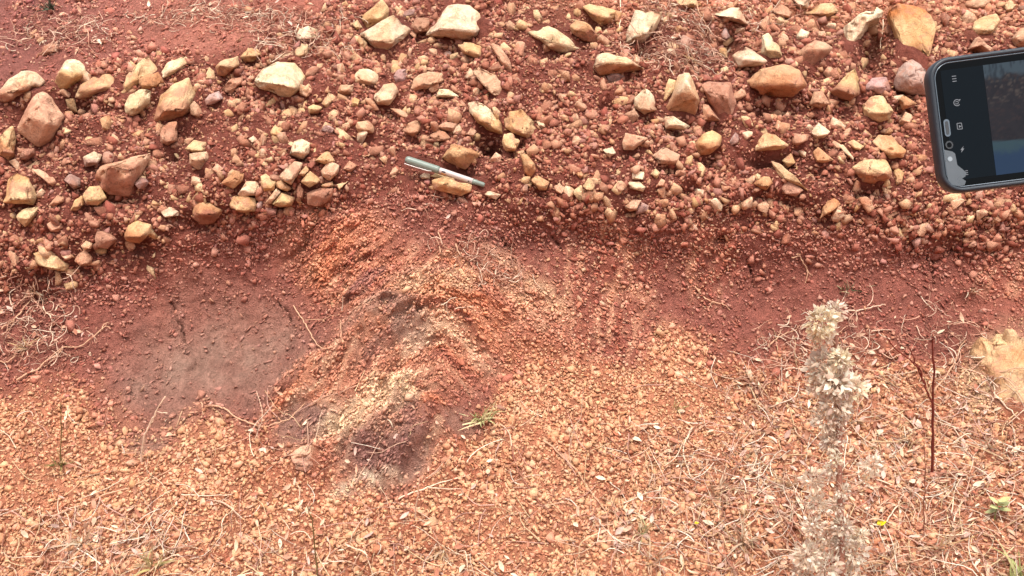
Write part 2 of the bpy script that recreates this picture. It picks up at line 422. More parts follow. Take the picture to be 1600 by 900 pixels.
for (cu, cv, ru, rv, an, h) in ((290, 560, 125, 90, 15, -0.022), (600, 690, 125, 60, 25, 0.060), (570, 530, 190, 80, 48, 0.062), (740, 460, 130, 90, -20, 0.050),
                                (1560, 570, 60, 70, 0, 0.030), (440, 400, 110, 55, 30, -0.012), (900, 380, 120, 40, 0, -0.018), (1150, 420, 190, 60, 0, -0.025),
                                (1480, 420, 130, 45, 0, -0.020), (160, 360, 170, 60, 25, 0.020), (470, 270, 90, 40, 15, 0.030), (770, 100, 25, 120, 12, 0.02),
                                (1180, 330, 180, 30, 0, -0.012), (745, 680, 30, 20, 0, -0.010), (225, 695, 30, 20, 0, -0.012)):
    D = D + near * h * gauss(U, Vv, cu, cv, ru, rv, an)
D = D + near * (1 - 0.6 * Z['layer']) * (0.0035 * np.maximum(fbm(X / 0.016, SS / 0.016, 0, 3, 38), 0) + 0.0022 * fbm(X / 0.0075, SS / 0.0075, 0, 2, 39))
qq = q / 46.0 + 0.9 * fbm(U / 70.0, Vv / 70.0, 0, 3, 44)
saw = qq - np.floor(qq)                                        # broken ledges: each band rises slowly and ends in a step
D = D + near * Z['outcrop'] * (1 - 0.8 * sstep(680, 800, U)) * 0.017 * (saw * (1 - sstep(0.86, 1.0, saw))) * np.clip(0.6 + 1.4 * fbm(U / 45.0, Vv / 45.0, 0, 3, 45), 0, 1.4)
BASE_D = D.copy()
def grid_faces():
    i = np.arange(NS - 1)[:, None] * NX + np.arange(NX - 1)[None, :]
    return np.stack((i, i + NX, i + NX + 1, i + 1), -1).reshape(-1, 4)
GF = grid_faces()
# a coarse copy of the surface, only to find where a line of sight meets the bank
def coarse_bvh(D, st=2):
    P = (B0 + N0 * D[..., None])[::st, ::st]
    ns, nx = P.shape[:2]
    i = np.arange(ns - 1)[:, None] * nx + np.arange(nx - 1)[None, :]
    F = np.stack((i, i + nx, i + nx + 1, i + 1), -1).reshape(-1, 4)
    return BVHTree.FromPolygons(P.reshape(-1, 3).tolist(), F.tolist())
def inview(D):
    return coarse_bvh(D, 2)
BVH = inview(D)
def hit(u, v):
    r = ray(u, v)
    p, n, i, d = BVH.ray_cast(Vector(CAM), Vector(r), 20.0)
    if p is None: return np.array(CAM + r * 1.6), -r
    n = np.array(n)
    if n @ r > 0: n = -n
    return np.array(p), n
# ------------------------------------------------------------------ stones
TONE = {'W': ((238, 212, 178), (220, 182, 138)), 'C': ((226, 188, 144), (208, 156, 108)), 'Y': ((224, 184, 136), (206, 156, 104)), 'O': ((208, 160, 118), (186, 126, 88)), 'M': ((176, 134, 122), (142, 96, 88)),
        'P': ((218, 172, 140), (192, 134, 104)), 'G': ((202, 168, 158), (174, 130, 118)), 'B': ((194, 144, 118), (166, 108, 86)), 'K': ((236, 204, 172), (212, 160, 126))}
# tone, label, outline as it shows in the photograph; options: r = height of the ridge between upper and lower facets (0 top, 1 bottom),
# h = how far it stands out, lo = tone of a stained lower half, loft = outline is not convex
STONES = [
('W', 'grey-white domed stone low on the crest beside the big pink wedge', [(-14,157),(0,146),(15,125),(35,112),(55,113),(70,127),(60,138),(35,150),(8,160)], dict(r=.8, lo='P')),
('B', 'small brown stone alone on bare soil above the white-capped block', [(58,86),(68,72),(80,67),(92,72),(91,81),(76,87),(62,91)], dict(r=.6)),
('W', 'block with a bright white cap and ochre stained lower half', [(93,114),(102,93),(118,91),(132,101),(136,117),(124,121),(116,136),(103,141),(88,139),(83,128)], dict(r=.5, lo='Y', h=.5)),
('C', 'cream flat slab leaning down beside the white-capped block', [(115,152),(124,134),(150,119),(172,115),(186,134),(160,146),(122,154)], dict(r=.8)),
('P', 'big pinkish wedge-shaped stone with a sharp peak', [(27,192),(50,152),(66,140),(80,148),(102,182),(101,198),(80,222),(60,229),(48,216),(28,206)], dict(r=.45, h=.5)),
('Y', 'yellow stone with split face under the big pink wedge', [(-2,215),(8,202),(20,196),(26,215),(26,245),(14,251),(-2,242)], dict(lo='O')),
('C', 'tall cream slab leaning over a small brown block', [(184,153),(196,118),(214,100),(232,84),(250,113),(222,121),(206,136),(192,155)], dict(r=.75)),
('O', 'small rust-brown block wedged in a nest of pale stones', [(216,120),(248,113),(256,128),(240,138),(222,139)], dict(h=.2)),
('W', 'oblong white stone with rounded end behind the cream cube', [(252,112),(260,99),(290,86),(296,96),(290,108),(270,115),(254,122)], dict(r=.7)),
('W', 'cream-white block with a fine crack, in front of the leaning slab', [(193,163),(202,148),(218,141),(236,140),(232,160),(218,176),(206,181),(196,176)], dict(r=.8)),
('C', 'large cream cube with rough face and dark underside', [(240,187),(250,150),(272,130),(295,121),(307,146),(301,174),(285,184),(246,190)], dict(r=.8, h=.55, lo='P')),
('P', 'reddish rounded block just below the large cream cube', [(250,200),(262,191),(276,190),(277,219),(262,228),(250,222)], dict(h=.3)),
('C', 'pale roof-shaped flake resting on a pitted stone', [(287,233),(303,218),(322,222),(324,236),(305,239)], dict(h=.4)),
('P', 'pitted pinkish stone under the pale roof-shaped flake', [(296,241),(310,238),(324,236),(329,246),(322,261),(308,265),(297,258)], dict(r=.4)),
('C', 'brick-shaped pale stone with white top and brown front', [(336,105),(345,95),(372,87),(375,102),(352,119),(340,118)], dict(r=.4, lo='O')),
('C', 'lumpy cream stone touching the end of the brick-shaped one', [(374,88),(388,74),(402,75),(411,84),(396,95),(380,95)], dict()),
('B', 'brown angular stone tucked under the brick-shaped pale stone', [(345,141),(358,124),(380,117),(381,130),(362,147)], dict(r=.35)),
('G', 'grey-mauve rounded stone in shade below the brick-shaped one', [(319,157),(326,147),(342,142),(349,154),(336,163),(322,164)], dict(r=.5)),
('C', 'small upright cream chip beside the brick-shaped stone', [(318,122),(327,104),(334,110),(337,126),(326,128)], dict()),
('W', 'large pale lozenge-shaped boulder with pointed end, chalky top', [(395,128),(412,105),(434,96),(460,98),(480,116),(481,129),(470,145),(452,155),(430,147),(405,138)], dict(r=.7, h=.45)),
('W', 'round whitish stone perched above the lozenge-shaped boulder', [(460,55),(468,44),(482,41),(497,45),(501,58),(490,67),(468,69)], dict(r=.75)),
('C', 'small cream stone directly beneath the round whitish one', [(460,79),(470,68),(483,69),(481,86),(468,93),(460,88)], dict()),
('W', 'thin pale flake lying above the lozenge-shaped boulder', [(435,91),(446,80),(458,79),(459,86),(446,92)], dict(h=.2)),
('W', 'large cream slab shaped like a diamond, red soil along its back', [(561,53),(590,37),(616,21),(641,47),(628,65),(604,81),(588,81),(572,67)], dict(r=.85, h=.35)),
('C', 'tilted cream slab standing behind the diamond-shaped one', [(558,33),(575,15),(597,-2),(609,17),(606,29),(590,36),(572,46)], dict(r=.7, h=.3)),
('C', 'small cream chip at the left corner of the diamond-shaped slab', [(549,37),(559,31),(567,43),(556,47)], dict()),
('W', 'biggest white boulder, flat-topped, standing on the crest', [(664,55),(690,20),(698,5),(732,6),(757,30),(764,45),(748,61),(700,63)], dict(r=.82, h=.4)),
('Y', 'yellow triangular stone hanging under the biggest white boulder', [(715,70),(736,65),(750,71),(758,96),(736,89),(722,82)], dict(r=.7)),
('B', 'brown half-buried stone between diamond-shaped slab and biggest boulder', [(641,42),(652,28),(671,28),(670,47),(651,53)], dict(h=.2)),
('K', 'rounded pinkish cobble with rough top right of the lozenge-shaped boulder', [(553,118),(560,109),(575,107),(591,116),(591,128),(578,135),(556,130)], dict(r=.7)),
('G', 'dull grey-brown cobble between two pinkish ones below the diamond slab', [(614,120),(622,107),(634,108),(638,120),(634,134),(618,135)], dict(r=.5)),
('P', 'long pinkish slab below the biggest white boulder', [(642,139),(648,120),(668,112),(692,115),(695,126),(668,138),(646,141)], dict(r=.75)),
('K', 'pale pink irregular lump under the rounded cobble', [(581,150),(600,132),(615,130),(623,144),(608,165),(590,165)], dict()),
('W', 'small bright white chip under the long pinkish slab', [(680,152),(686,139),(702,139),(717,151),(700,153)], dict(h=.3)),
('W', 'long white lens-shaped stone jutting over a dark hollow', [(730,160),(745,157),(766,167),(784,193),(787,210),(770,207),(745,190),(733,175)], dict(r=.75, h=.55, lo='Y')),
('C', 'rounded beige slab right of the white lens-shaped stone', [(788,186),(795,175),(815,171),(834,187),(839,205),(825,217),(800,207),(790,199)], dict(h=.3)),
('Y', 'yellow knob at the lower tip of the white lens-shaped stone', [(784,222),(788,208),(800,207),(813,220),(805,237),(790,236)], dict()),
('P', 'brown-pink slab dipping steeply above the white lens-shaped stone', [(736,110),(750,103),(775,118),(788,135),(786,151),(772,152),(752,130)], dict(h=.3)),
('P', 'thin tilted slab with pale rim beside the yellow triangular stone', [(765,67),(780,71),(797,94),(801,116),(790,112),(777,92)], dict(h=.35)),
('P', 'reddish-pink pebble alone in dark soil left of centre, below the pale lump', [(554,200),(558,190),(575,188),(586,198),(583,208),(562,209)], dict()),
('O', 'orange-brown squared block just above the pen', [(688,248),(704,224),(726,230),(749,240),(742,245),(726,264),(712,258)], dict(r=.3, h=.45)),
('C', 'yellowish brick-like stone the pen rests on', [(674,281),(690,278),(710,283),(737,289),(734,300),(720,306),(690,300),(676,294)], dict(r=.35, h=.6)),
('C', 'thin pale flake lying between pen and brick-like stone', [(671,275),(680,270),(692,273),(710,279),(712,285),(695,283)], dict(h=.5)),
('K', 'flat pinkish pebble at the upper edge of the pale flake by the pen', [(655,275),(663,270),(672,271),(672,279),(660,280)], dict(h=.4)),
('K', 'small pale stone just beyond the tip end of the pen', [(754,301),(766,298),(783,304),(775,312),(761,307)], dict(r=.4)),
('P', 'reddish pebble right of the orange-brown squared block', [(763,251),(775,237),(785,244),(781,254),(771,258)], dict(r=.4)),
('C', 'cream two-lobed stone near the lower left of the stone layer', [(5,317),(12,282),(25,269),(45,277),(50,296),(58,309),(52,321),(25,318)], dict(r=.8)),
('C', 'pale yellow angular stone under the cream two-lobed stone', [(24,338),(35,327),(61,321),(58,335),(46,349),(38,355)], dict()),
('P', 'small tan stone below the pale yellow angular one', [(73,350),(80,345),(97,347),(101,356),(92,363),(78,362)], dict(r=.5)),
('P', 'long brown wedge with a cream upper edge', [(148,277),(156,259),(171,256),(205,243),(236,239),(236,247),(216,274),(203,305),(169,302),(156,292)], dict(r=.38, h=.5, lo='B')),
('Y', 'pale yellow rounded stone touching the long brown wedge', [(130,306),(139,291),(156,290),(167,309),(152,321),(134,319)], dict()),
('Y', 'small yellow stone paired with the pale yellow rounded one', [(110,329),(117,313),(128,305),(133,318),(122,329)], dict()),
('P', 'pink oval stone right of the cream two-lobed stone', [(75,321),(90,304),(101,307),(99,316),(86,322)], dict()),
('G', 'mauve-grey rounded stone left of the long brown wedge', [(99,281),(110,270),(125,279),(126,291),(115,296)], dict()),
('W', 'whitish-pink mottled stone above the long brown wedge', [(129,245),(147,236),(160,242),(152,257),(132,261)], dict(r=.7, lo='G')),
('P', 'narrow pink oblong stone pointing down between the cream and mauve stones', [(50,265),(61,264),(81,275),(90,284),(83,292),(71,282)], dict()),
('B', 'brown faceted stone above the narrow pink oblong', [(29,247),(37,233),(54,231),(56,240),(42,250)], dict(r=.4)),
('Y', 'golden-brown rounded stone alone at the lower edge of the layer', [(192,368),(200,352),(215,345),(236,352),(236,364),(218,382),(198,376)], dict(r=.45, h=.55, lo='O')),
('B', 'brown stone with pale rim left of the golden-brown one', [(148,373),(152,360),(169,363),(183,374),(169,389),(152,387)], dict(r=.3)),
('P', 'pinkish lump next to the end of the cream flat stone', [(116,408),(122,396),(133,390),(145,403),(142,414),(127,417)], dict()),
('C', 'cream flat stone with worn surface, lowest in the layer', [(50,396),(64,393),(90,399),(109,413),(105,424),(86,424),(56,413)], dict(r=.7, h=.4)),
('P', 'small pink pebble above the lowest cream flat stone', [(126,384),(134,376),(145,380),(142,389),(130,391)], dict()),
('K', 'oval tan stone between golden-brown and two-toned stones', [(251,331),(264,323),(281,328),(279,338),(259,341)], dict()),
('O', 'two-toned stone, cream above and red-brown below, left of the rubble heap', [(297,338),(303,322),(311,314),(328,316),(352,326),(345,335),(334,350),(311,351)], dict(r=.35, h=.5, lo='B')),
('Y', 'sandy rounded block at the foot of the rubble heap', [(358,320),(364,306),(379,305),(400,311),(399,330),(381,334),(360,325)], dict(r=.6, h=.5)),
('O', 'orange-tan wedge at the upper end of the rubble heap', [(345,287),(366,265),(381,271),(379,283),(364,295)], dict(r=.5)),
('K', 'sandy slab stacked on the sandy rounded block', [(372,304),(385,283),(404,282),(408,296),(404,305),(379,307)], dict(r=.7)),
('C', 'cream five-sided stone in the rubble heap', [(407,275),(415,271),(431,283),(428,298),(413,299),(408,290)], dict(r=.8)),
('C', 'cream wedge pressed against the pitted stone in the rubble heap', [(431,285),(438,279),(457,295),(449,299),(432,293)], dict()),
('K', 'large pitted pinkish stone topping the rubble heap', [(435,274),(450,259),(461,251),(473,255),(466,272),(455,289),(440,282)], dict(h=.4)),
('C', 'cream angular stone right of the pitted one in the heap', [(470,284),(485,267),(502,280),(498,287),(483,293)], dict()),
('C', 'tiny cream stone between pitted and cream angular stones', [(466,272),(478,259),(484,266),(474,276)], dict()),
('K', 'beige chunky stone standing above the rubble heap', [(451,241),(459,220),(470,215),(485,224),(483,240),(474,249)], dict(h=.4)),
('C', 'cream triangular stone at the upper right of the rubble heap', [(490,251),(512,234),(524,252),(508,257)], dict()),
('K', 'tan hexagonal stone under the cream triangular one', [(501,267),(513,252),(531,258),(528,270),(515,283),(503,276)], dict()),
('P', 'pink-tan stone at the right end of the rubble heap', [(535,264),(546,251),(558,258),(547,270)], dict()),
('K', 'slim tan stone leaning at the bottom of the rubble heap', [(413,318),(432,294),(440,300),(425,319)], dict()),
('Y', 'yellow-brown loaf-shaped stone at the bottom of the rubble heap', [(425,319),(440,301),(462,309),(456,322),(438,324)], dict(r=.5, h=.5)),
('B', 'narrow brown upright stone in the rubble heap', [(462,293),(469,286),(475,296),(473,311),(466,316)], dict()),
('C', 'thin cream lip on top of the brown block in the heap', [(500,289),(520,283),(523,291),(504,294)], dict(h=.5)),
('B', 'dull brown block under a thin cream lip in the heap', [(479,302),(500,294),(521,293),(521,309),(500,323),(481,319)], dict(r=.2)),
('C', 'cream pointed chip at the tail of the rubble heap', [(526,288),(544,283),(530,299)], dict()),
('Y', 'small yellow cube in red gravel above the rubble heap', [(421,206),(430,194),(443,201),(434,216),(423,212)], dict()),
('K', 'pale almond-shaped pebble left of the small yellow cube', [(388,217),(396,212),(405,219),(394,225)], dict()),
('P', 'dusky pink cobble between the roof-shaped flake and the heap', [(330,265),(340,256),(351,264),(343,276)], dict()),
('Y', 'small yellow bar-shaped stone right of the lozenge-shaped boulder', [(480,167),(489,162),(505,167),(498,177),(483,177)], dict()),
('C', 'pale upright chip above the small yellow bar-shaped stone', [(502,162),(513,143),(526,152),(512,171)], dict()),
('P', 'white-topped pink stone beneath the rounded pinkish cobble', [(526,142),(532,133),(552,132),(552,146),(538,151)], dict(r=.35, lo='O')),
('Y', 'small round yellow pebble below the white-topped pink stone', [(547,160),(553,151),(562,156),(559,167),(549,167)], dict()),
('W', 'pinkish-white leaf-shaped slab on the crest right of the biggest boulder', [(823,49),(857,39),(885,56),(908,75),(885,83),(860,76),(844,60)], dict(r=.75, h=.3)),
('O', 'rusty curved stone next to the leaf-shaped slab', [(890,40),(900,31),(920,36),(937,59),(932,68),(910,63),(895,53)], dict(r=.35, lo='B')),
('C', 'pale tan angular stone above the rusty curved one', [(910,11),(922,6),(965,17),(960,28),(940,41),(929,32)], dict(r=.6)),
('W', 'bright white tilted slab with a dark nick, upright on the crest', [(970,73),(979,45),(992,16),(1036,18),(1025,45),(1005,67)], dict(r=.85, h=.35)),
('W', 'white-backed stone with ochre underside below the tilted white slab', [(924,106),(932,85),(950,81),(980,93),(1008,108),(985,113),(960,113),(936,119)], dict(r=.5, h=.5, lo='O')),
('C', 'cream stone at the very top edge above the soil hollow', [(1055,9),(1062,-6),(1085,-6),(1093,10),(1075,13)], dict()),
('K', 'pinkish slab forming a roof over a soil hollow', [(1104,22),(1135,14),(1155,11),(1171,41),(1158,34),(1137,31)], dict(r=.75, h=.5)),
('K', 'pinkish cracked wedge left of the long white chip', [(1144,86),(1165,71),(1201,95),(1190,101),(1155,105)], dict(r=.7)),
('O', 'broad ochre slab with pale top overhanging deep shade', [(1163,124),(1186,108),(1225,99),(1250,110),(1261,134),(1240,151),(1202,152),(1172,144)], dict(r=.62, h=.42, lo='O')),
('C', 'slim cream splinter leaning on the rust-brown pyramid', [(1033,156),(1045,122),(1056,125),(1055,140),(1038,162)], dict()),
('W', 'white-peaked stone with rust-brown base like a pyramid', [(1035,172),(1060,140),(1061,115),(1077,113),(1087,140),(1093,160),(1087,183),(1050,180)], dict(r=.42, h=.5, lo='O')),
('B', 'brown tapering block right of the rust-brown pyramid', [(1095,132),(1105,127),(1142,129),(1150,160),(1145,181),(1127,186),(1107,160)], dict(r=.2)),
('P', 'tan triangular stone at the foot of the brown tapering block', [(1098,162),(1107,164),(1126,188),(1099,189)], dict()),
('K', 'flat tan stone beneath the rust-brown pyramid', [(1036,182),(1052,181),(1078,197),(1072,202),(1040,201)], dict(r=.7)),
('K', 'rounded beige stone left of the rust-brown pyramid', [(991,153),(1007,137),(1022,149),(1026,172),(1007,179),(991,169)], dict()),
('Y', 'yellow-cream stone with knobbly face under the tan triangular stone', [(1085,226),(1098,210),(1113,203),(1128,212),(1128,226),(1112,241),(1092,241)], dict(r=.5, lo='O')),
('C', 'sandy arrow-shaped plate above deep shade in the right of the layer', [(1177,238),(1180,214),(1198,207),(1212,211),(1232,228),(1224,232),(1189,236)], dict(r=.8, h=.35)),
('K', 'pale peaked stone right of the sandy arrow-shaped plate', [(1266,209),(1278,191),(1297,206),(1289,215),(1276,218)], dict()),
('P', 'reddish blocky stone between arrow-shaped plate and pale peaked stone', [(1238,224),(1239,208),(1265,210),(1262,219),(1245,228)], dict()),
('C', 'large loaf-shaped cream stone with a pink underside below the phone', [(1331,262),(1342,253),(1362,248),(1384,247),(1394,268),(1390,280),(1370,288),(1345,284)], dict(r=.6, h=.5, lo='P')),
('C', 'lumpy cream stone above the large loaf-shaped one', [(1362,222),(1373,210),(1393,213),(1400,228),(1417,235),(1411,247),(1389,248),(1371,233)], dict()),
('Y', 'yellow almond-shaped stone between loaf-shaped stone and phone', [(1396,267),(1402,261),(1413,270),(1409,286),(1400,291)], dict()),
('W', 'white splinter lying diagonally left of the lumpy cream stone', [(1310,227),(1317,226),(1334,246),(1334,252),(1320,240)], dict(h=.5)),
('C', 'short cream bar between the white splinter and lumpy stone', [(1323,222),(1333,218),(1351,228),(1343,237),(1330,230)], dict()),
('C', 'small cream cube above the long cream sliver', [(1222,251),(1236,239),(1244,254),(1231,262)], dict()),
('C', 'long cream sliver slanting down on a brown stone', [(1205,252),(1216,256),(1244,278),(1263,298),(1233,284),(1219,277)], dict(h=.5)),
('B', 'dark brown stone under the long cream sliver', [(1214,284),(1232,282),(1256,297),(1246,306),(1222,304)], dict(h=.25)),
('O', 'ochre flat-based stone left of the dark brown one', [(1176,287),(1189,276),(1202,276),(1208,286),(1196,298)], dict()),
('O', 'tan shell-like stone right of the small cream cube', [(1270,238),(1278,229),(1303,250),(1289,255),(1275,253)], dict()),
('O', 'ochre spearhead-shaped stone lowest under the right half of the layer', [(1281,342),(1287,319),(1304,309),(1314,319),(1300,331)], dict()),
('Y', 'yellow triangular stone with dark base left of the grey cobble', [(1295,145),(1315,123),(1338,104),(1345,146),(1327,159),(1305,152)], dict(r=.7, h=.35, lo='B')),
('W', 'pale arching stone curved over a hollow beside the tall ochre stone', [(1317,74),(1318,42),(1345,20),(1370,11),(1381,18),(1378,28),(1358,37),(1345,60),(1322,85)], dict(loft=1, h=.4)),
('Y', 'tall ochre stone with an orange-rust top, largest near the phone', [(1386,17),(1400,5),(1440,11),(1465,33),(1456,60),(1451,101),(1428,97),(1404,84),(1402,50)], dict(r=.85, h=.25, hi='O')),
('C', 'cream crumbly stone on the crest left of the pale arching stone', [(1258,22),(1282,5),(1300,4),(1311,17),(1290,31),(1272,26)], dict()),
('W', 'white stone cut by the top edge above the crumbly one', [(1235,-5),(1268,-6),(1263,14),(1248,15)], dict()),
('P', 'pink flat stone on the crest left of the crumbly one', [(1204,16),(1220,6),(1240,17),(1232,31),(1210,23)], dict()),
('W', 'small white cube below the crumbly crest stone', [(1241,58),(1252,45),(1266,50),(1261,63),(1245,66)], dict()),
('P', 'pink stone with pale top below the small white cube', [(1246,80),(1275,61),(1301,75),(1295,84),(1268,106),(1250,98)], dict(r=.4, lo='B')),
('W', 'white wedge standing behind the broad ochre slab', [(1189,84),(1191,57),(1200,51),(1219,73),(1224,91),(1205,94)], dict()),
('G', 'big grey-mauve cobble with a white patch touching the phone corner', [(1396,131),(1405,105),(1425,93),(1448,107),(1449,147),(1425,148),(1400,141)], dict(r=.55)),
('G', 'dull mauve-brown stone right of the yellow triangular stone', [(1349,141),(1362,121),(1385,121),(1393,140),(1375,148)], dict(h=.25)),
('C', 'yellow-cream stone with a broken corner below the mauve-brown one', [(1346,166),(1362,150),(1380,150),(1397,175),(1390,186),(1372,193),(1352,186)], dict(r=.7)),
('O', 'orange-pink faceted stone just left of the phone', [(1404,156),(1412,147),(1433,162),(1410,173)], dict()),
('P', 'pink round cobble below the orange-pink faceted stone', [(1404,191),(1415,174),(1427,180),(1423,193),(1412,197)], dict()),
('P', 'pinkish squat stone left of the yellow triangular stone', [(1265,163),(1272,143),(1285,141),(1297,162),(1282,169)], dict()),
('C', 'cream rough stone on the crest above the phone', [(1504,51),(1532,26),(1557,21),(1563,32),(1548,58),(1520,63)], dict()),
('P', 'bent pinkish stone right above the phone edge', [(1512,78),(1527,57),(1553,80),(1548,86),(1530,74)], dict(loft=1, h=.4)),
('P', 'pinkish stone at the top edge above the cream rough one', [(1500,6),(1520,-6),(1550,-5),(1541,15),(1505,17)], dict()),
('P', 'pink stone at the right edge above the phone', [(1579,62),(1594,42),(1612,42),(1612,76),(1585,74)], dict()),
('C', 'small cream stone near the upper right corner', [(1566,11),(1578,-2),(1588,7),(1576,23)], dict()),
('K', 'tan stepped stone in the gravel right of the yellow knob', [(972,224),(977,207),(1013,216),(995,227),(990,235),(973,234)], dict()),
('P', 'flat dusky stone above a nest of small pale pebbles', [(1016,245),(1038,228),(1064,242),(1056,257),(1029,255)], dict(h=.25)),
('K', 'square tan pebble stacked on a longer one', [(987,280),(988,267),(1007,267),(1008,282)], dict()),
('K', 'longer tan pebble under the square one', [(980,285),(998,283),(1010,291),(1005,300),(984,294)], dict()),
('C', 'pale five-sided pebble left of the stacked tan pair', [(910,291),(919,278),(931,288),(928,296),(919,299)], dict()),
('O', 'ochre pebble leaning on the pale five-sided one', [(899,271),(903,261),(915,270),(907,280)], dict()),
('P', 'lone pinkish lump below the gravel layer, right of centre', [(974,324),(987,312),(1002,313),(995,329),(984,331)], dict(h=.5)),
('O', 'orange-tan upright stone with pale tip right of the yellow knob', [(813,241),(823,241),(836,256),(838,266),(828,279),(820,270)], dict(r=.4, lo='O')),
('O', 'orange-tan stone below the upright one with pale tip', [(828,280),(840,274),(859,284),(854,297),(843,298)], dict()),
('K', 'small tan cube right of the rounded beige slab', [(837,189),(850,185),(853,200),(842,201)], dict()),
('P', 'pink round pebble right of the lower orange-tan stone', [(865,291),(875,284),(883,293),(878,304),(868,300)], dict()),
('C', 'cream pebble biggest in the nest of small pale pebbles', [(1016,272),(1024,263),(1032,270),(1026,280)], dict()),
('P', 'tan pebble just below the nest of small pale pebbles', [(1025,291),(1033,279),(1040,282),(1038,292)], dict()),
('P', 'reddish wedge-shaped stone under the rounded beige stone', [(976,178),(991,169),(999,181),(987,196)], dict(r=.3)),
('K', 'pale crumbly pebble in gravel left of the tan stepped stone', [(940,234),(956,229),(963,240),(952,246)], dict()),
('P', 'pinkish rough cobble above the cap end of the pen', [(627,204),(638,192),(657,187),(661,203),(645,214)], dict()),
('K', 'tan split stone above the orange-brown squared block', [(682,198),(699,188),(715,193),(709,206),(692,204)], dict()),
('P', 'brownish flat stone just below the tan split stone', [(669,211),(687,201),(705,215),(694,221),(679,221)], dict(h=.3)),
('P', 'thin pink flake slanting above the pinkish rough cobble', [(609,169),(626,171),(646,182),(633,188)], dict(h=.3)),
('P', 'pink pebble left of the dark hollow', [(730,209),(736,198),(745,205),(739,216)], dict()),
('P', 'flat pale-grey slab lying at the foot of the grey outcrop', [(453,709),(470,697),(492,695),(495,706),(472,717),(456,719)], dict(h=.4)),
('B', 'mauve block under the flat pale-grey slab', [(454,714),(475,708),(495,702),(497,722),(480,737),(460,734)], dict(h=.15, sink=.1)),
('P', 'smooth pinkish stone at the base of the forked pale twig', [(194,723),(207,717),(220,719),(219,727),(204,731)], dict(h=.4)),
('C', 'big crumbly cream block cut by the right edge below the dark face', [(1520,541),(1545,527),(1580,523),(1615,532),(1622,600),(1620,690),(1582,676),(1552,640),(1536,596)], dict(r=.7, h=.22, sink=.30, rough=1)),
('C', 'small cream knob on top of the big crumbly block', [(1546,533),(1558,522),(1576,525),(1583,542),(1565,550),(1549,546)], dict(h=.4)),
]

def split4(V, F):
    """every triangle into four"""
    E = np.sort(np.concatenate((F[:, [0, 1]], F[:, [1, 2]], F[:, [2, 0]])), 1)
    Eu, inv = np.unique(E, axis=0, return_inverse=True); inv = inv.ravel()
    M = (V[Eu[:, 0]] + V[Eu[:, 1]]) / 2; n = len(F); k = len(V)
    a, b, c = inv[:n] + k, inv[n:2 * n] + k, inv[2 * n:] + k
    return np.concatenate((V, M)), np.concatenate((np.stack((F[:, 0], a, c), 1), np.stack((F[:, 1], b, a), 1), np.stack((F[:, 2], c, b), 1), np.stack((a, b, c), 1))).astype(np.int32)
def vnormals(V, F):
    fn = np.cross(V[F[:, 1]] - V[F[:, 0]], V[F[:, 2]] - V[F[:, 0]]); N = np.zeros_like(V)
    for j in range(3): np.add.at(N, F[:, j], fn)
    return N / (np.linalg.norm(N, axis=1, keepdims=True) + 1e-15)

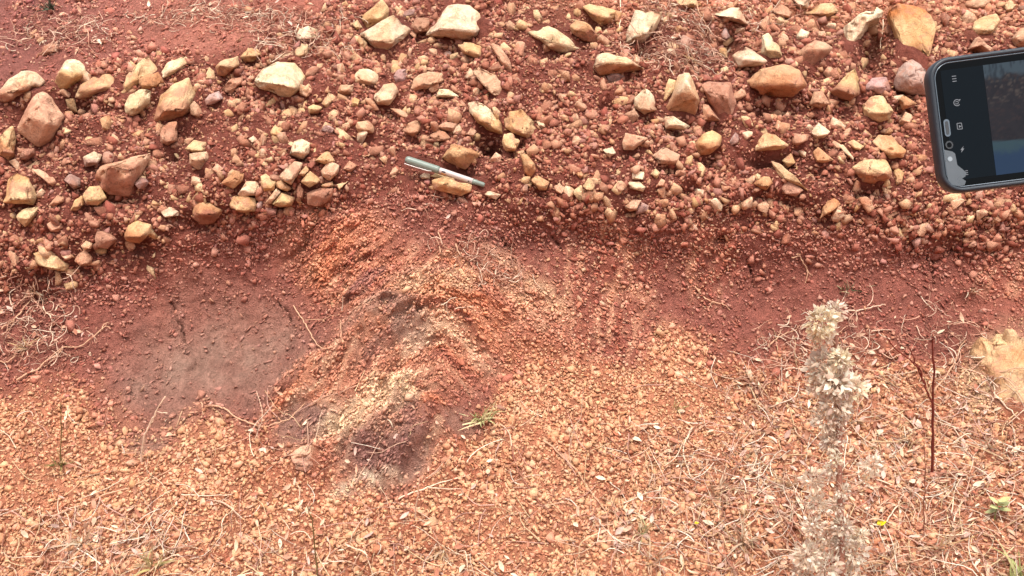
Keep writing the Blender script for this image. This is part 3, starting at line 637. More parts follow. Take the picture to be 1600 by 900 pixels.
def rock_mesh(name, ctr, front, outer, back, n_axis, size, c1, c2, c3, opt, sd):
    """convex, faceted, slightly worn rock from rings of points (world space); c1/c2 base tones, c3 lower or upper stain"""
    bm = bmesh.new()
    if opt.get('loft'):
        k = len(outer)
        hf = ((front - ctr) @ n_axis).mean()
        rings = [back, outer, front, ctr + (outer - ctr) * 0.42 + n_axis * hf * 1.08]
        vs_ = [[bm.verts.new(p - ctr) for p in r] for r in rings]
        for a_, b_ in zip(vs_[:-1], vs_[1:]):
            for i in range(k):
                bm.faces.new((a_[i], a_[(i + 1) % k], b_[(i + 1) % k], b_[i]))
        bm.faces.new(vs_[0][::-1]); bm.faces.new(vs_[-1])
        bmesh.ops.recalc_face_normals(bm, faces=bm.faces[:])
    else:
        for p in np.concatenate((front, outer, back)): bm.verts.new(p - ctr)
        r = bmesh.ops.convex_hull(bm, input=bm.verts[:])
        junk = [e for e in r['geom_interior'] + r['geom_unused'] if isinstance(e, bmesh.types.BMVert)]
        bmesh.ops.delete(bm, geom=list(set(junk)), context='VERTS')
        bmesh.ops.dissolve_limit(bm, angle_limit=math.radians(13), verts=bm.verts[:], edges=bm.edges[:])
    try:
        bmesh.ops.bevel(bm, geom=bm.edges[:], offset=size * 0.018, segments=1, profile=0.5, affect='EDGES', clamp_overlap=True)
    except Exception:
        pass
    bmesh.ops.triangulate(bm, faces=bm.faces[:])
    bmesh.ops.remove_doubles(bm, verts=bm.verts[:], dist=0.0002)
    bm.verts.index_update()
    V = np.array([v.co[:] for v in bm.verts])
    F = np.array([[v.index for v in f.verts] for f in bm.faces if len(f.verts) == 3], np.int32)
    bm.free()
    for _ in range(1 if size < 0.018 else 2 if size < 0.058 else 4 if opt.get('rough') else 3): V, F = split4(V, F)
    Nn = vnormals(V, F)
    W = V + ctr
    f0 = 2.2 / size
    d = size * 0.034 * fbm(W[:, 0] * f0, W[:, 1] * f0, W[:, 2] * f0, 3, sd) + min(size * 0.03, 0.0016) * fbm(W[:, 0] * 90, W[:, 1] * 90, W[:, 2] * 90, 3, sd + 3)
    # worn hollows
    d -= size * 0.05 * sstep(0.25, 0.55, fbm(W[:, 0] * f0 * 2, W[:, 1] * f0 * 2, W[:, 2] * f0 * 2, 2, sd + 9))
    if opt.get('h', 1) <= 0.22: d = d * 1.8 + size * 0.03 * fbm(W[:, 0] * f0 * 4, W[:, 1] * f0 * 4, W[:, 2] * f0 * 4, 3, sd + 12)
    if opt.get('rough'): d = d + size * 0.036 * fbm(W[:, 0] * 24, W[:, 1] * 24, W[:, 2] * 24, 4, sd + 15) - size * 0.012 * sstep(0.05, 0.3, fbm(W[:, 0] * 60, W[:, 1] * 60, W[:, 2] * 60, 3, sd + 16))
    V = V + Nn * d[:, None]
    m = sstep(-0.15, 0.35, fbm(W[:, 0] * 22, W[:, 1] * 22, W[:, 2] * 22, 4, sd + 20))
    C = c1 + (c2 - c1) * (0.75 * m)[:, None]
    if c3 is not None:
        col3, side = c3
        hgt = V @ UPV / (size * 0.5)
        nz = fbm(W[:, 0] * 45, W[:, 1] * 45, W[:, 2] * 45, 3, sd + 30)
        mk = sstep(0.10, -0.25, hgt + 0.45 * nz) if side == 'lo' else sstep(0.25, 0.75, hgt + 0.5 * nz)
        C = C + (col3 - C) * (mk * 0.85)[:, None]
    return make_mesh(name, V, F, C, True, M_STONE)

def inside(u, v, P, grow=1.12):
    c = P.mean(0); Q = c + (P - c) * grow
    j = np.roll(np.arange(len(Q)), 1); x1, y1, x2, y2 = Q[:, 0], Q[:, 1], Q[j, 0], Q[j, 1]
    return (np.sum(((y1 > v) != (y2 > v)) & (u < (x2 - x1) * (v - y1) / (y2 - y1 + 1e-9) + x1)) % 2) == 1
carves = []
LOC_STONES = []
def build_stone(idx, tone, label, poly, o):
    P = np.array(poly, float)
    cu, cv = P.mean(0)
    p0, n0 = hit(cu, cv)
    r0 = ray(cu, cv)
    n = -r0 * 0.72 + n0 * 0.28; n /= np.linalg.norm(n)
    dist = np.linalg.norm(p0 - CAM)
    px = dist / FPX
    ext = P.max(0) - P.min(0)
    q = P - P.mean(0)
    ev = np.sqrt(np.maximum(np.linalg.eigvalsh(q.T @ q / len(q)), 1e-9))
    mind = ev[0] * 2.6 * px; size = max(ext) * px
    hh = o.get('h', 0.34)
    pc = p0 + n * mind * (0.07 + 0.22 * hh - o.get('sink', 0))
    def onplane(u, v):
        r = ray(u, v); t = ((pc - CAM) @ n) / (r @ n)
        return CAM + r * t
    R = np.random.default_rng(100 + idx)
    # outline, with a little more detail and its corners kept
    Q = []
    for i in range(len(P)):
        a_, b_ = P[i], P[(i + 1) % len(P)]
        Q.append(a_)
        L = np.linalg.norm(b_ - a_)
        if L > 14: Q.append((a_ + b_) / 2 + (b_ - a_)[::-1] * np.array((1, -1)) / L * L * 0.03 * R.uniform(-0.3, 1))
    Q = np.array(Q)
    outer = np.array([onplane(*p) for p in Q])
    ctr = outer.mean(0)
    outer_j = outer + n * (R.uniform(-0.12, 0.12, (len(outer), 1)) * mind)
    rv = 0.25 + 0.75 * o.get('r', R.uniform(0.58, 0.85))
    vr = P[:, 1].min() + rv * ext[1]
    # front facets: points pulled towards a ridge line
    fr = []
    # a few corner points only: broad, blocky facets
    for fx_, fy_, up in ((R.uniform(.18, .32), R.uniform(-.10, .05), .9), (R.uniform(.66, .82), R.uniform(-.05, .10), 1.0), (R.uniform(.35, .65), R.uniform(-.34, -.16), .82)) + (((R.uniform(.3, .7), R.uniform(.08, .2), .8),) if rv < 0.75 else ()):
        pu = P[:, 0].min() + fx_ * ext[0]; pv = np.clip(vr + fy_ * ext[1], P[:, 1].min() + .08 * ext[1], P[:, 1].max() - .06 * ext[1])
        q_ = np.array((pu, pv)); sh = 1.0
        while not inside(q_[0], q_[1], P, 0.92) and sh > 0.2: sh -= 0.12; q_ = np.array((cu, cv)) * (1 - sh) + np.array((pu, pv)) * sh
        fr.append(onplane(*q_) + n * mind * hh * R.uniform(0.85, 1.15) * up * 1.5)
    for p, w_ in []:
        tgt = np.array((p[0] * 0.80 + cu * 0.20, p[1] * 0.50 + vr * 0.50))
        s = R.uniform(0.25, 0.6)
        pp = p + (tgt - p) * (0.35 + s)
        up = 1.0 - 0.45 * abs(p[1] - vr) / max(ext[1], 1)
        fr.append(onplane(*pp) + n * mind * hh * R.uniform(0.75, 1.15) * up * 1.5)
    fr = np.array(fr)
    if o.get('loft'):
        fr = ctr + (outer - ctr) * 0.72 + n * mind * hh * 1.2
        outer_j = outer
    bk = ctr + (outer - ctr) * 0.78 - n * mind * R.uniform(0.75, 1.0, (len(outer), 1))
    t1, t2 = TONE[tone]
    jit = R.uniform(0.93, 1.05) * (1 + R.uniform(-0.03, 0.03, 3))
    c3 = None
    if 'lo' in o: c3 = (alb(*TONE[o['lo']][1]), 'lo')
    if 'hi' in o: c3 = (alb(200, 118, 62) if o['hi'] == 'O' else alb(236, 200, 160), 'hi')
    me = rock_mesh('stone', ctr, fr, outer_j, bk, n, size, alb(*t1) * jit, alb(*t2) * jit, c3, o, idx)
    ob = link('stone', me, loc=ctr, label=label, category='stone')
    if ext[0] > 24 and cv < 430:
        carves.append((cu, P[:, 1].max() + 0.10 * ext[1], 0.48 * ext[0], 0.22 * ext[1] + 4, 0.62 * min(mind, 0.05)))
    LOC_STONES.append((P if 'rough' not in o else P.mean(0) + (P - P.mean(0)) * 0.75, ctr))
    return ob

for i_, (tone, label, poly, o) in enumerate(STONES):
    build_stone(i_, tone, label, poly, o)

# ---- hollows: scooped under the larger stones to deepen the shade below them, and the deeper holes the photograph shows
for (cu, cv, ru, rv, dp) in carves:
    k_ = (np.abs(U - cu) < 2.8 * ru) & (np.abs(Vv - cv) < 2.8 * rv); D[k_] -= near[k_] * dp * gauss(U[k_], Vv[k_], cu, cv, ru, rv)
for (cu, cv, ru, rv, an, dp) in ((1135, 62, 42, 26, 0, 0.060), (1374, 58, 20, 30, 0, 0.075), (766, 222, 18, 18, 0, 0.060), (45, 168, 45, 10, 20, 0.040), (110, 150, 22, 10, 0, 0.03),
                                 (655, 36, 26, 14, 0, 0.02), (1135, 380, 9, 5, 10, 0.025), (1212, 165, 40, 10, 0, 0.035), (948, 166, 14, 10, 0, 0.030), (1215, 243, 30, 8, 0, 0.03),
                                 (1085, 292, 60, 16, 20, 0.015), (70, 465, 22, 10, 10, 0.025), (1520, 470, 26, 14, 0, 0.02), (660, 507, 6, 5, 0, 0.02), (607, 520, 7, 5, 0, 0.02),
                                 (520, 565, 14, 9, 40, 0.012), (1400, 560, 14, 8, 0, 0.015), (1130, 640, 40, 14, -10, 0.012), (1250, 860, 40, 22, 0, 0.02), (690, 870, 40, 14, 10, 0.014), (310, 880, 60, 12, -10, 0.012)):
    k_ = (np.abs(U - cu) < 3 * max(ru, rv)) & (np.abs(Vv - cv) < 3 * max(ru, rv)); D[k_] -= near[k_] * dp * gauss(U[k_], Vv[k_], cu, cv, ru, rv, an)
# drying cracks in the bare face
for pl in ([(1478,412),(1474,425),(1475,440),(1473,452)], [(1519,398),(1517,412),(1522,425),(1525,428)], [(1463,404),(1475,413),(1492,408),(1505,396),(1520,402)], [(1519,398),(1524,385),(1522,370)],
           [(1176,408),(1185,425),(1190,445)], [(786,372),(790,385),(800,392)], [(865,375),(872,385),(880,398)], [(1560,390),(1566,400),(1572,408)], [(430,470),(444,480),(452,498)], [(260,470),(275,500),(278,520)]):
    for (a_, b_) in zip(pl[:-1], pl[1:]):
        a_ = np.array(a_, float); b_ = np.array(b_, float); dv = b_ - a_
        k_ = (U > min(a_[0], b_[0]) - 12) & (U < max(a_[0], b_[0]) + 12) & (Vv > min(a_[1], b_[1]) - 12) & (Vv < max(a_[1], b_[1]) + 12); u_, v_ = U[k_], Vv[k_]
        tt = np.clip(((u_ - a_[0]) * dv[0] + (v_ - a_[1]) * dv[1]) / (dv @ dv), 0, 1)
        dd = np.hypot(u_ + 4 * fbm(u_ / 9, v_ / 9, 0, 2, 61) - a_[0] - tt * dv[0], v_ - a_[1] - tt * dv[1])
        D[k_] -= 0.010 * sstep(2.6, 0.6, dd)
GROUND = B0 + N0 * D[..., None]
ZC = zone_colour(U, Vv, Z)
gm = make_mesh('soil_bank', GROUND.reshape(-1, 3), GF, ZC.reshape(-1, 3), True, M_SOIL)
soil = link('soil_bank', gm, kind='structure', label='red earth bank of a road cutting with a band of stones')
BVH = inview(D)
def surf(x, s):
    """point, normal on the finished ground (bilinear on the grid)"""
    ix = np.clip(np.searchsorted(xs, x) - 1, 0, NX - 2); is_ = np.clip(np.searchsorted(ss, s) - 1, 0, NS - 2)
    fx = ((x - xs[ix]) / (xs[ix + 1] - xs[ix]))[:, None]; fs = ((s - ss[is_]) / (ss[is_ + 1] - ss[is_]))[:, None]
    a_, b_, c_, d_ = GROUND[is_, ix], GROUND[is_, ix + 1], GROUND[is_ + 1, ix], GROUND[is_ + 1, ix + 1]
    p = (a_ * (1 - fx) + b_ * fx) * (1 - fs) + (c_ * (1 - fx) + d_ * fx) * fs
    nn = np.cross(c_ - a_, b_ - a_); nn /= np.linalg.norm(nn, axis=1, keepdims=True) + 1e-12
    return p, nn
# ------------------------------------------------------------------ gravel: tens of thousands of chips nobody could count
def hull_variant(seed, npts):
    R = np.random.default_rng(seed)
    p = R.uniform(-1, 1, size=(npts, 3)) * np.array((1.0, R.uniform(0.72, 0.95), R.uniform(0.55, 0.8)))
    p -= (p.max(0) + p.min(0)) / 2
    p *= 0.80 / np.ptp(p, axis=0).max()
    bm = bmesh.new()
    for q_ in p: bm.verts.new(q_)
    r = bmesh.ops.convex_hull(bm, input=bm.verts[:])
    junk = [e for e in r['geom_interior'] + r['geom_unused'] if isinstance(e, bmesh.types.BMVert)]
    bmesh.ops.delete(bm, geom=list(set(junk)), context='VERTS')
    bm.verts.index_update(); bm.normal_update()
    V = np.array([v.co[:] for v in bm.verts]); F = np.array([[v.index for v in f.verts] for f in bm.faces], np.int32)
    bm.free()
    return V, F
# where the large stones and the pen lie, so that gravel packs round them
MASK = np.zeros((1100, 2000), bool)
gv_, gu_ = np.mgrid[0:1100, 0:2000]; gu_ = gu_ - 200.0; gv_ = gv_ - 100.0
for P, c_ in LOC_STONES:
    Q = P.mean(0) + (P - P.mean(0)) * 1.06; lo_ = np.floor(Q.min(0)).astype(int); hi_ = np.ceil(Q.max(0)).astype(int)
    a0, a1, b0_, b1_ = max(lo_[1] + 100, 0), hi_[1] + 101, max(lo_[0] + 200, 0), hi_[0] + 201
    uu, vv_ = gu_[a0:a1, b0_:b1_], gv_[a0:a1, b0_:b1_]; ins = np.zeros(uu.shape, int)
    for i in range(len(Q)):
        x1, y1 = Q[i]; x2, y2 = Q[i - 1]
        ins += ((y1 > vv_) != (y2 > vv_)) & (uu < (x2 - x1) * (vv_ - y1) / (y2 - y1 + 1e-9) + x1)
    MASK[a0:a1, b0_:b1_] |= ins % 2 == 1
tt_ = np.clip(((gu_ - 633) * 124 + (gv_ - 248) * 41) / (124 ** 2 + 41 ** 2), 0, 1)
MASK |= np.hypot(gu_ - 633 - tt_ * 124, gv_ - 248 - tt_ * 41) < 13
def free(u, v): return ~MASK[np.clip(v + 100, 0, 1099).astype(int), np.clip(u + 200, 0, 1999).astype(int)]
VAR_S = [hull_variant(300 + i, 9) for i in range(14)]
VAR_M = [hull_variant(400 + i, 13) for i in range(14)]

def rand_rot(n, R, tilt, nrm_):
    """rotation matrices: flat side roughly on the ground normal, spun at random"""
    zc = nrm_ + R.normal(scale=tilt, size=(n, 3)); zc /= np.linalg.norm(zc, axis=1, keepdims=True)
    t = R.normal(size=(n, 3)); xc = np.cross(t, zc); xc /= np.linalg.norm(xc, axis=1, keepdims=True) + 1e-9
    yc = np.cross(zc, xc)
    return np.stack((xc, yc, zc), -1)

def scatter(n, R):
    x = R.uniform(-1.22, 1.22, n); s = R.uniform(s_top - 0.05, s_bot + 0.10, n)
    p, nn = surf(x, s)
    b_, _ = base(x, s)
    u, v = project(b_)
    keep = (u > -110) & (u < 1710) & (v > -50) & (v < 960)
    return x[keep], s[keep], p[keep], nn[keep], u[keep], v[keep]

def palette(u, v, z, R, nn):
    n = len(u)
    base_c = np.empty((n, 3))
    k = R.random(n)
    def pick(cols, wts):
        i = R.choice(len(cols), n, p=np.array(wts) / sum(wts))
        return np.array([alb(*c) for c in cols])[i]
    up = pick([(206, 150, 122), (184, 120, 98), (160, 94, 76), (222, 174, 142), (190, 138, 122), (208, 162, 122)], [4, 4.4, 3.8, 1.2, 1.4, 1.0])
    fi = pick([(218, 160, 136), (196, 130, 108), (228, 176, 154), (168, 98, 82)], [4, 3, 2, 2])
    sc = pick([(228, 182, 142), (220, 168, 128), (236, 194, 152), (208, 150, 112), (234, 202, 166), (192, 130, 98)], [5, 4.5, 3.6, 2.4, 0.8, 0.8])
    oc = pick([(240, 194, 156), (226, 162, 130), (194, 114, 90), (246, 210, 176), (212, 144, 114)], [3.4, 3, 2, 2, 3])
    cr = pick([(206, 140, 118), (226, 170, 140), (182, 110, 94), (236, 196, 166)], [4, 3, 3, 1.4])
    base_c[:] = up
    def put(c, m):
        sel = R.random(n) < m
        base_c[sel] = c[sel]
    put(fi, z['fine'] + z['face'] * 0.8)
    put(cr, z['crest'])
    put(sc, z['scree'])
    put(oc, np.maximum(z['outcrop'], z['veins']) * 0.85)
    g = alb(168, 118, 100); sel = R.random(n) < z['grey'] * 0.75
    base_c[sel] = g * R.uniform(0.75, 1.25, (sel.sum(), 1))
    g = alb(236, 200, 154); sel = R.random(n) < z['cream'] * 0.7
    base_c[sel] = g * R.uniform(0.8, 1.05, (sel.sum(), 1))
    # lower right and lowest ground: paler, pinker debris
    sel = R.random(n) < sstep(900, 1500, u) * sstep(620, 820, v) * 0.45
    base_c[sel] = alb(214, 150, 122) * R.uniform(0.85, 1.1, (sel.sum(), 1))
    zc = zone_colour(u, v, z); wz = (0.36 + 0.5 * z['outcrop'] + 0.2 * z['face'] - 0.10 * z['layer'])[:, None].clip(0, 0.88)
    base_c = base_c * (1 - wz) + zc * 1.22 * wz
    return np.clip(base_c * R.uniform(0.88, 1.12, (n, 1)) * (1 + R.normal(scale=0.03, size=(n, 3))), 0.01, 0.8)

def build_scatter(name, n, dens, size, variants, lift, tilt, seed, label, mat=M_GRAVEL, orient=None, clear=True):
    R = np.random.default_rng(seed)
    x, s, p, nn, u, v = scatter(n, R)
    z = zones(u, v); z['u'] = u
    k = R.random(len(u)) < dens(u, v, z)
    ua, va = project(p)                                        # where the finished, lumpy surface really shows
    if clear: k = k & free(ua, va)
    p, nn, u, v = p[k], nn[k], u[k], v[k]; z = {a_: b_[k] for a_, b_ in z.items()}
    d = size(len(u), R, z, u, v)
    C = palette(u, v, z, R, nn)
    M = rand_rot(len(u), R, tilt, nn) if orient is None else orient(len(u), R, nn, z)
    asp = R.uniform(0.75, 1.25, (len(u), 3)) * np.array((1.1, 1.0, 0.95))
    pos = p + nn * (d * (R.uniform(lift[0], lift[1], len(u)) - 0.09 * z['layer']))[:, None]
    pick = R.integers(0, len(variants), len(u))
    Vs, Fs, Cs = [], [], []; off = 0
    for i, (vv, ff) in enumerate(variants):
        sel = np.nonzero(pick == i)[0]
        if not len(sel): continue
        L = vv[None] * (d[sel, None, None] * asp[sel][:, None, :])
        W = np.einsum('nij,nkj->nki', M[sel], L) + pos[sel][:, None, :]
        Vs.append(W.reshape(-1, 3))
        Fs.append((ff[None] + (np.arange(len(sel)) * len(vv))[:, None, None] + off).reshape(-1, 3)); off += len(sel) * len(vv)
        Cs.append(np.repeat(C[sel], len(vv), 0))
    me = make_mesh(name, np.concatenate(Vs), np.concatenate(Fs), np.concatenate(Cs), False, mat)
    print(name, len(u), len(me.polygons))
    return link(name, me, kind='stuff', label=label)

def lognorm(n, R, med, sg, lo, hi):
    return np.clip(med * np.exp(R.normal(scale=sg, size=n)), lo, hi)
def clump(u, v, sc, seed): return fbm(u / sc, v / sc, 0, 3, seed)

# chips of 6 to 16 mm
def dens_m(u, v, z):
    c = clump(u, v, 70, 71)
    d = z['layer'] * (0.40 + 0.95 * c) + z['scree'] ** 1.5 * (0.58 + 1.0 * c) + z['crest'] * (0.10 + 0.25 * c) * (0.25 + 0.75 * sstep(330, 520, u)) + z['face'] * 0.015
    d = d + z['fine'] * 0.05 + sstep(1080, 1250, u) * sstep(40, 0, v) * 0.3
    d = d * (1 - z['grey']) * (1 - 0.9 * z['outcrop']) * (1 - 0.6 * z['cream'])
    return np.clip(d, 0, 1)
def size_m(n, R, z, u, v):
    return np.clip(lognorm(n, R, 0.0104, 0.36, 0.006, 0.026) * np.exp(R.normal(scale=0.22, size=n) * z['scree']), 0.005, 0.027) * (1 - 0.36 * z['scree'])
build_scatter('gravel', 165000, dens_m, size_m, VAR_M, (-0.12, 0.34), 0.55, 21, 'reddish gravel chips packed between the stones and over the slope')
# small chips of 3 to 7 mm
def dens_s(u, v, z):
    c = clump(u, v, 45, 73)
    d = z['layer'] * (0.62 + 0.4 * c) + z['scree'] ** 0.7 * (0.95 + 0.2 * c) + z['crest'] * (0.22 + 0.45 * c) + z['fine'] * (0.55 + 0.6 * c)
    a_ = math.radians(48); q_ = (u * math.sin(a_) + v * math.cos(a_)); t_ = (u * math.cos(a_) - v * math.sin(a_))
    streak = fbm(q_ / 22.0, t_ / 110.0, 0, 3, 75)
    d = d + z['face'] * (0.20 + 0.8 * np.maximum(streak, 0)) + z['outcrop'] * (0.42 + 1.0 * np.maximum(streak, 0)) + z['veins'] * (0.3 + 0.5 * np.maximum(c, 0))
    d = d * (1 - 0.95 * z['grey'])
    return np.clip(d, 0, 1)
def size_s(n, R, z, u, v):
    return lognorm(n, R, 0.0056, 0.30, 0.003, 0.0095)
build_scatter('fine_gravel', 190000, dens_s, size_s, VAR_S, (0.0, 0.45), 0.7, 22, 'fine red and pale grit filling the gaps on the bank')

# ------------------------------------------------------------------ small stones one can still pick out one by one
# thin flakes and crumbs of the banded outcrop
def flake_variant(seed):
    V, F = hull_variant(seed, 9); return V * np.array((1.25, 0.8, 0.42)), F
VAR_F = [flake_variant(500 + i) for i in range(12)]
def dens_f(u, v, z):
    a_ = math.radians(48); q_ = (u * math.sin(a_) + v * math.cos(a_)); t_ = (u * math.cos(a_) - v * math.sin(a_))
    q_, t_ = fold(u, v); st = fbm(q_ / 15.0, t_ / 90.0, 0, 3, 76)
    d = np.maximum.reduce([z['outcrop'] * (0.62 + 0.9 * st), z['veins'] * (0.40 + 0.8 * st), z['grey'] * (-0.05 + 0.7 * st), z['face'] * (-0.02 + 0.75 * st), z['crest'] * (0.15 + 0.6 * st), z['scree'] * 0.12])
    return np.clip(d, 0, 1)
def shingle(n, R, nn, z):
    """flakes lie in the bands: long side up to the right, stacked edge on"""
    a_ = np.where(z['u'] < 690, math.radians(48), math.radians(-34))[:, None]
    xc = RGT * np.cos(a_) + UPV * np.sin(a_) + R.normal(scale=0.22, size=(n, 3))
    dn = RGT * np.sin(a_) - UPV * np.cos(a_)
    zc = nn - dn * 0.75 + R.normal(scale=0.30, size=(n, 3))
    zc -= xc * (np.sum(zc * xc, 1) / np.sum(xc * xc, 1))[:, None]
    xc /= np.linalg.norm(xc, axis=1, keepdims=True); zc /= np.linalg.norm(zc, axis=1, keepdims=True)
    return np.stack((xc, np.cross(zc, xc), zc), -1)
_keep = palette
palette = lambda u, v, z, R, nn: np.clip(zone_colour(u, v, z) * R.uniform(0.95, 1.45, (len(u), 1)) + R.normal(scale=0.003, size=(len(u), 3)), 0.02, 0.8)
build_scatter('rock_flakes', 120000, dens_f, lambda n, R, z, u, v: lognorm(n, R, 0.0074, 0.35, 0.0035, 0.017), VAR_F, (-0.05, 0.25), 0.6, 23, 'thin crumbling flakes of weathered rock on the outcrop', M_GRAVEL, shingle)
palette = _keep
small_variants = []
def small_mesh(i, tone):
    V, F = hull_variant(700 + i, 24)
    bm = bmesh.new()
    vs_ = [bm.verts.new(a_) for a_ in V]
    for f in F: bm.faces.new([vs_[j] for j in f])
    bmesh.ops.dissolve_limit(bm, angle_limit=math.radians(14), verts=bm.verts[:], edges=bm.edges[:])
    bmesh.ops.bevel(bm, geom=bm.edges[:], offset=0.045, segments=1, profile=0.6, affect='EDGES', clamp_overlap=True)
    bmesh.ops.triangulate(bm, faces=bm.faces[:])
    bm.verts.index_update()
    V = np.array([v.co[:] for v in bm.verts]); F = np.array([[v.index for v in f.verts] for f in bm.faces], np.int32)
    bm.free()
    t1, t2 = TONE[tone]
    m = sstep(-0.2, 0.3, fbm(V[:, 0] * 4 + i, V[:, 1] * 4, V[:, 2] * 4, 2, i))[:, None]
    return make_mesh('small_stone', V, F, alb(*t1) * (1 - m) + alb(*t2) * m, True, M_STONE)
tones = ['P', 'P', 'K', 'B', 'C', 'P', 'G', 'B', 'K', 'O', 'P', 'B', 'P', 'K']
small_variants = [small_mesh(i, t_) for i, t_ in enumerate(tones)]
R = np.random.default_rng(77)
placed = []; tries = 0
WORDS = {'P': 'pinkish', 'K': 'tan', 'B': 'brown', 'C': 'cream', 'G': 'greyish', 'O': 'ochre'}
while len(placed) < 135 and tries < 9000:
    tries += 1
    u = R.uniform(-10, 1600); v = R.uniform(20, 420)
    lb = np.interp(u, LB[:, 0], LB[:, 1]); tb = np.interp(u, TB[:, 0], TB[:, 1])
    if v > lb - 22 or v < tb + 14: continue
    if u > 1425 and 60 < v < 310: continue
    if 620 < u < 770 and 235 < v < 300: continue
    if any(inside(u, v, P) for P, c in LOC_STONES): continue
    rad = R.uniform(7, 12)
    if any((u - a_) ** 2 + (v - b_) ** 2 < (rad + c_) ** 2 * 1.1 for a_, b_, c_ in placed): continue
    placed.append((u, v, rad))
    p, n = hit(u, v)
    d = 2 * rad * np.linalg.norm(p - CAM) / FPX * R.uniform(0.9, 1.15)
    ti = int(R.integers(0, len(tones)))
    M = rand_rot(1, R, 0.5, n[None])[0]
    o = link('small_stone', small_variants[ti])
    Mx = Matrix(M.tolist()).to_4x4() @ Matrix.Diagonal((d * R.uniform(1, 1.35), d * R.uniform(0.85, 1.1), d * R.uniform(0.8, 1.05), 1))
    Mx.translation = Vector(p + n * d * 0.12)
    o.matrix_world = Mx
    # say which larger stone it lies against
    cs_ = np.array([P.mean(0) for P, c in LOC_STONES]); hs_ = np.array([np.ptp(P, axis=0) / 2 for P, c in LOC_STONES])
    off = np.array((u, v)) - cs_; gap = np.hypot(np.maximum(np.abs(off[:, 0]) - hs_[:, 0], 0), np.maximum(np.abs(off[:, 1]) - hs_[:, 1], 0))
    j = int(np.argmin(gap)); sname = STONES[j][1]
    for cut in (' with ', ' at ', ' on ', ' in ', ' below', ' beside', ' under', ' above', ' near', ' lying', ' resting', ' leaning', ' standing', ' between', ' right ', ' left ', ' just ', ' the pen', ' touching', ' tucked', ' perched', ' directly', ' alone', ' shaped', ' hanging', ' jutting', ' and ', ' behind', ' wedged', ' pointing', ' paired', ' next', ' cut', ',', ' low ', ' stacked', ' pressed', ' topping', ' slanting', ' curved', ' forming', ' overhanging', ' dipping', ' like', ' biggest', ' beneath', ' to '):
        i_ = sname.find(cut)
        if i_ > 8: sname = sname[:i_]
    du, dv = off[j] / (hs_[j] + 6)
    rel = ('below' if dv > 0 else 'above') if abs(dv) > abs(du) else ('right of' if du > 0 else 'left of')
    o['label'] = 'small %s stone %s the %s' % (WORDS[tones[ti]], rel, sname)
    o['category'] = 'stone'
    o['group'] = 'small %s stones in the stone layer' % WORDS[tones[ti]]

# the many further stones of that size, past counting
VAR_R = [hull_variant(800 + i, 18) for i in range(16)]
def dens_r(u, v, z):
    c = clump(u, v, 90, 77)
    return np.clip(z['layer'] * (0.55 + 0.9 * c) + sstep(1060, 1200, u) * sstep(30, 0, v) * 0.4 + z['crest'] * 0.04 + z['scree'] * 0.006, 0, 1) * ~((u > 615) & (u < 775) & (v > 232) & (v < 312))
def pal_r(u, v, z, R, nn):
    cols = np.array([alb(*c) for c in ((220, 174, 136), (204, 152, 118), (180, 122, 96), (232, 196, 152), (214, 172, 128), (192, 146, 126), (162, 104, 82))])
    i = R.choice(len(cols), len(u), p=np.array((4, 4.5, 3.5, 1.6, 1.8, 1.2, 2.0)) / 18.6)
    return cols[i] * R.uniform(0.9, 1.1, (len(u), 1))
_keep = palette; palette = pal_r
build_scatter('rubble', 8000, dens_r, lambda n, R, z, u, v: lognorm(n, R, 0.0195, 0.32, 0.011, 0.042), VAR_R, (-0.08, 0.16), 0.6, 24, 'angular pinkish rubble packed in the red soil between the larger stones', M_STONE)
palette = _keep
# ------------------------------------------------------------------ pen
def lathe(sec, axis0, t, sides=28):
    t = t / np.linalg.norm(t); a_ = np.cross(t, np.array((0.2, 0.9, 0.3))); a_ /= np.linalg.norm(a_); b_ = np.cross(t, a_)
    an = np.arange(sides) * 2 * math.pi / sides
    V = np.concatenate([axis0 + t * s_ + r_ * (np.cos(an)[:, None] * a_ + np.sin(an)[:, None] * b_) for s_, r_ in sec])
    F = [(i * sides + j, i * sides + (j + 1) % sides, (i + 1) * sides + (j + 1) % sides, (i + 1) * sides + j) for i in range(len(sec) - 1) for j in range(sides)]
    return V, np.array(F, np.int32)

def at_depth(u, v, d):
    """point on a line of sight at distance d in front of the camera plane"""
    r = ray(u, v); return CAM + r * (d / (r @ FWD))

pm, _ = hit(695, 268)
dp = (pm - CAM) @ FWD - 0.030
A_, B_ = at_depth(633.5, 248.5, dp), at_depth(757.5, 289.5, dp - 0.002)
tp = (B_ - A_); PL = np.linalg.norm(tp); tp = tp / PL
print('pen length', PL)
pen = bpy.data.objects.new('pen', None); COL.objects.link(pen)
pen.location = (A_ + B_) / 2
pen['label'] = 'capped rollerball pen with grey-green cap and pale silver barrel'; pen['category'] = 'pen'
pen.empty_display_size = 0.02
PC = np.array(pen.location)
M_CAP = plain_mat('pen_cap_plastic', alb(150, 164, 152, 0.72), 0.35, 0.0, 0.5, 0.06)
M_BARREL = plain_mat('pen_barrel', alb(226, 210, 204, 0.8), 0.35, 0.1, 0.5, 0.06)
M_CLIP = plain_mat('pen_clip_steel', (0.75, 0.72, 0.70), 0.3, 0.8, 0.5, 0.05)
M_PRINT = plain_mat('pen_print', (0.03, 0.025, 0.03), 0.5)
M_GOLD = plain_mat('pen_print_tan', alb(214, 160, 110), 0.4)
def pen_part(name, sec, mat):
    V, F = lathe([(a_ * PL, r_) for a_, r_ in sec], A_, tp)
    return link(name, make_mesh(name, V - PC, F, None, True, mat), pen)
pen_part('cap', [(0.0, 0.0001), (0.001, 0.0036), (0.012, 0.0052), (0.035, 0.0062), (0.06, 0.0064), (0.40, 0.0064), (0.425, 0.0061), (0.428, 0.0050)], M_CAP)
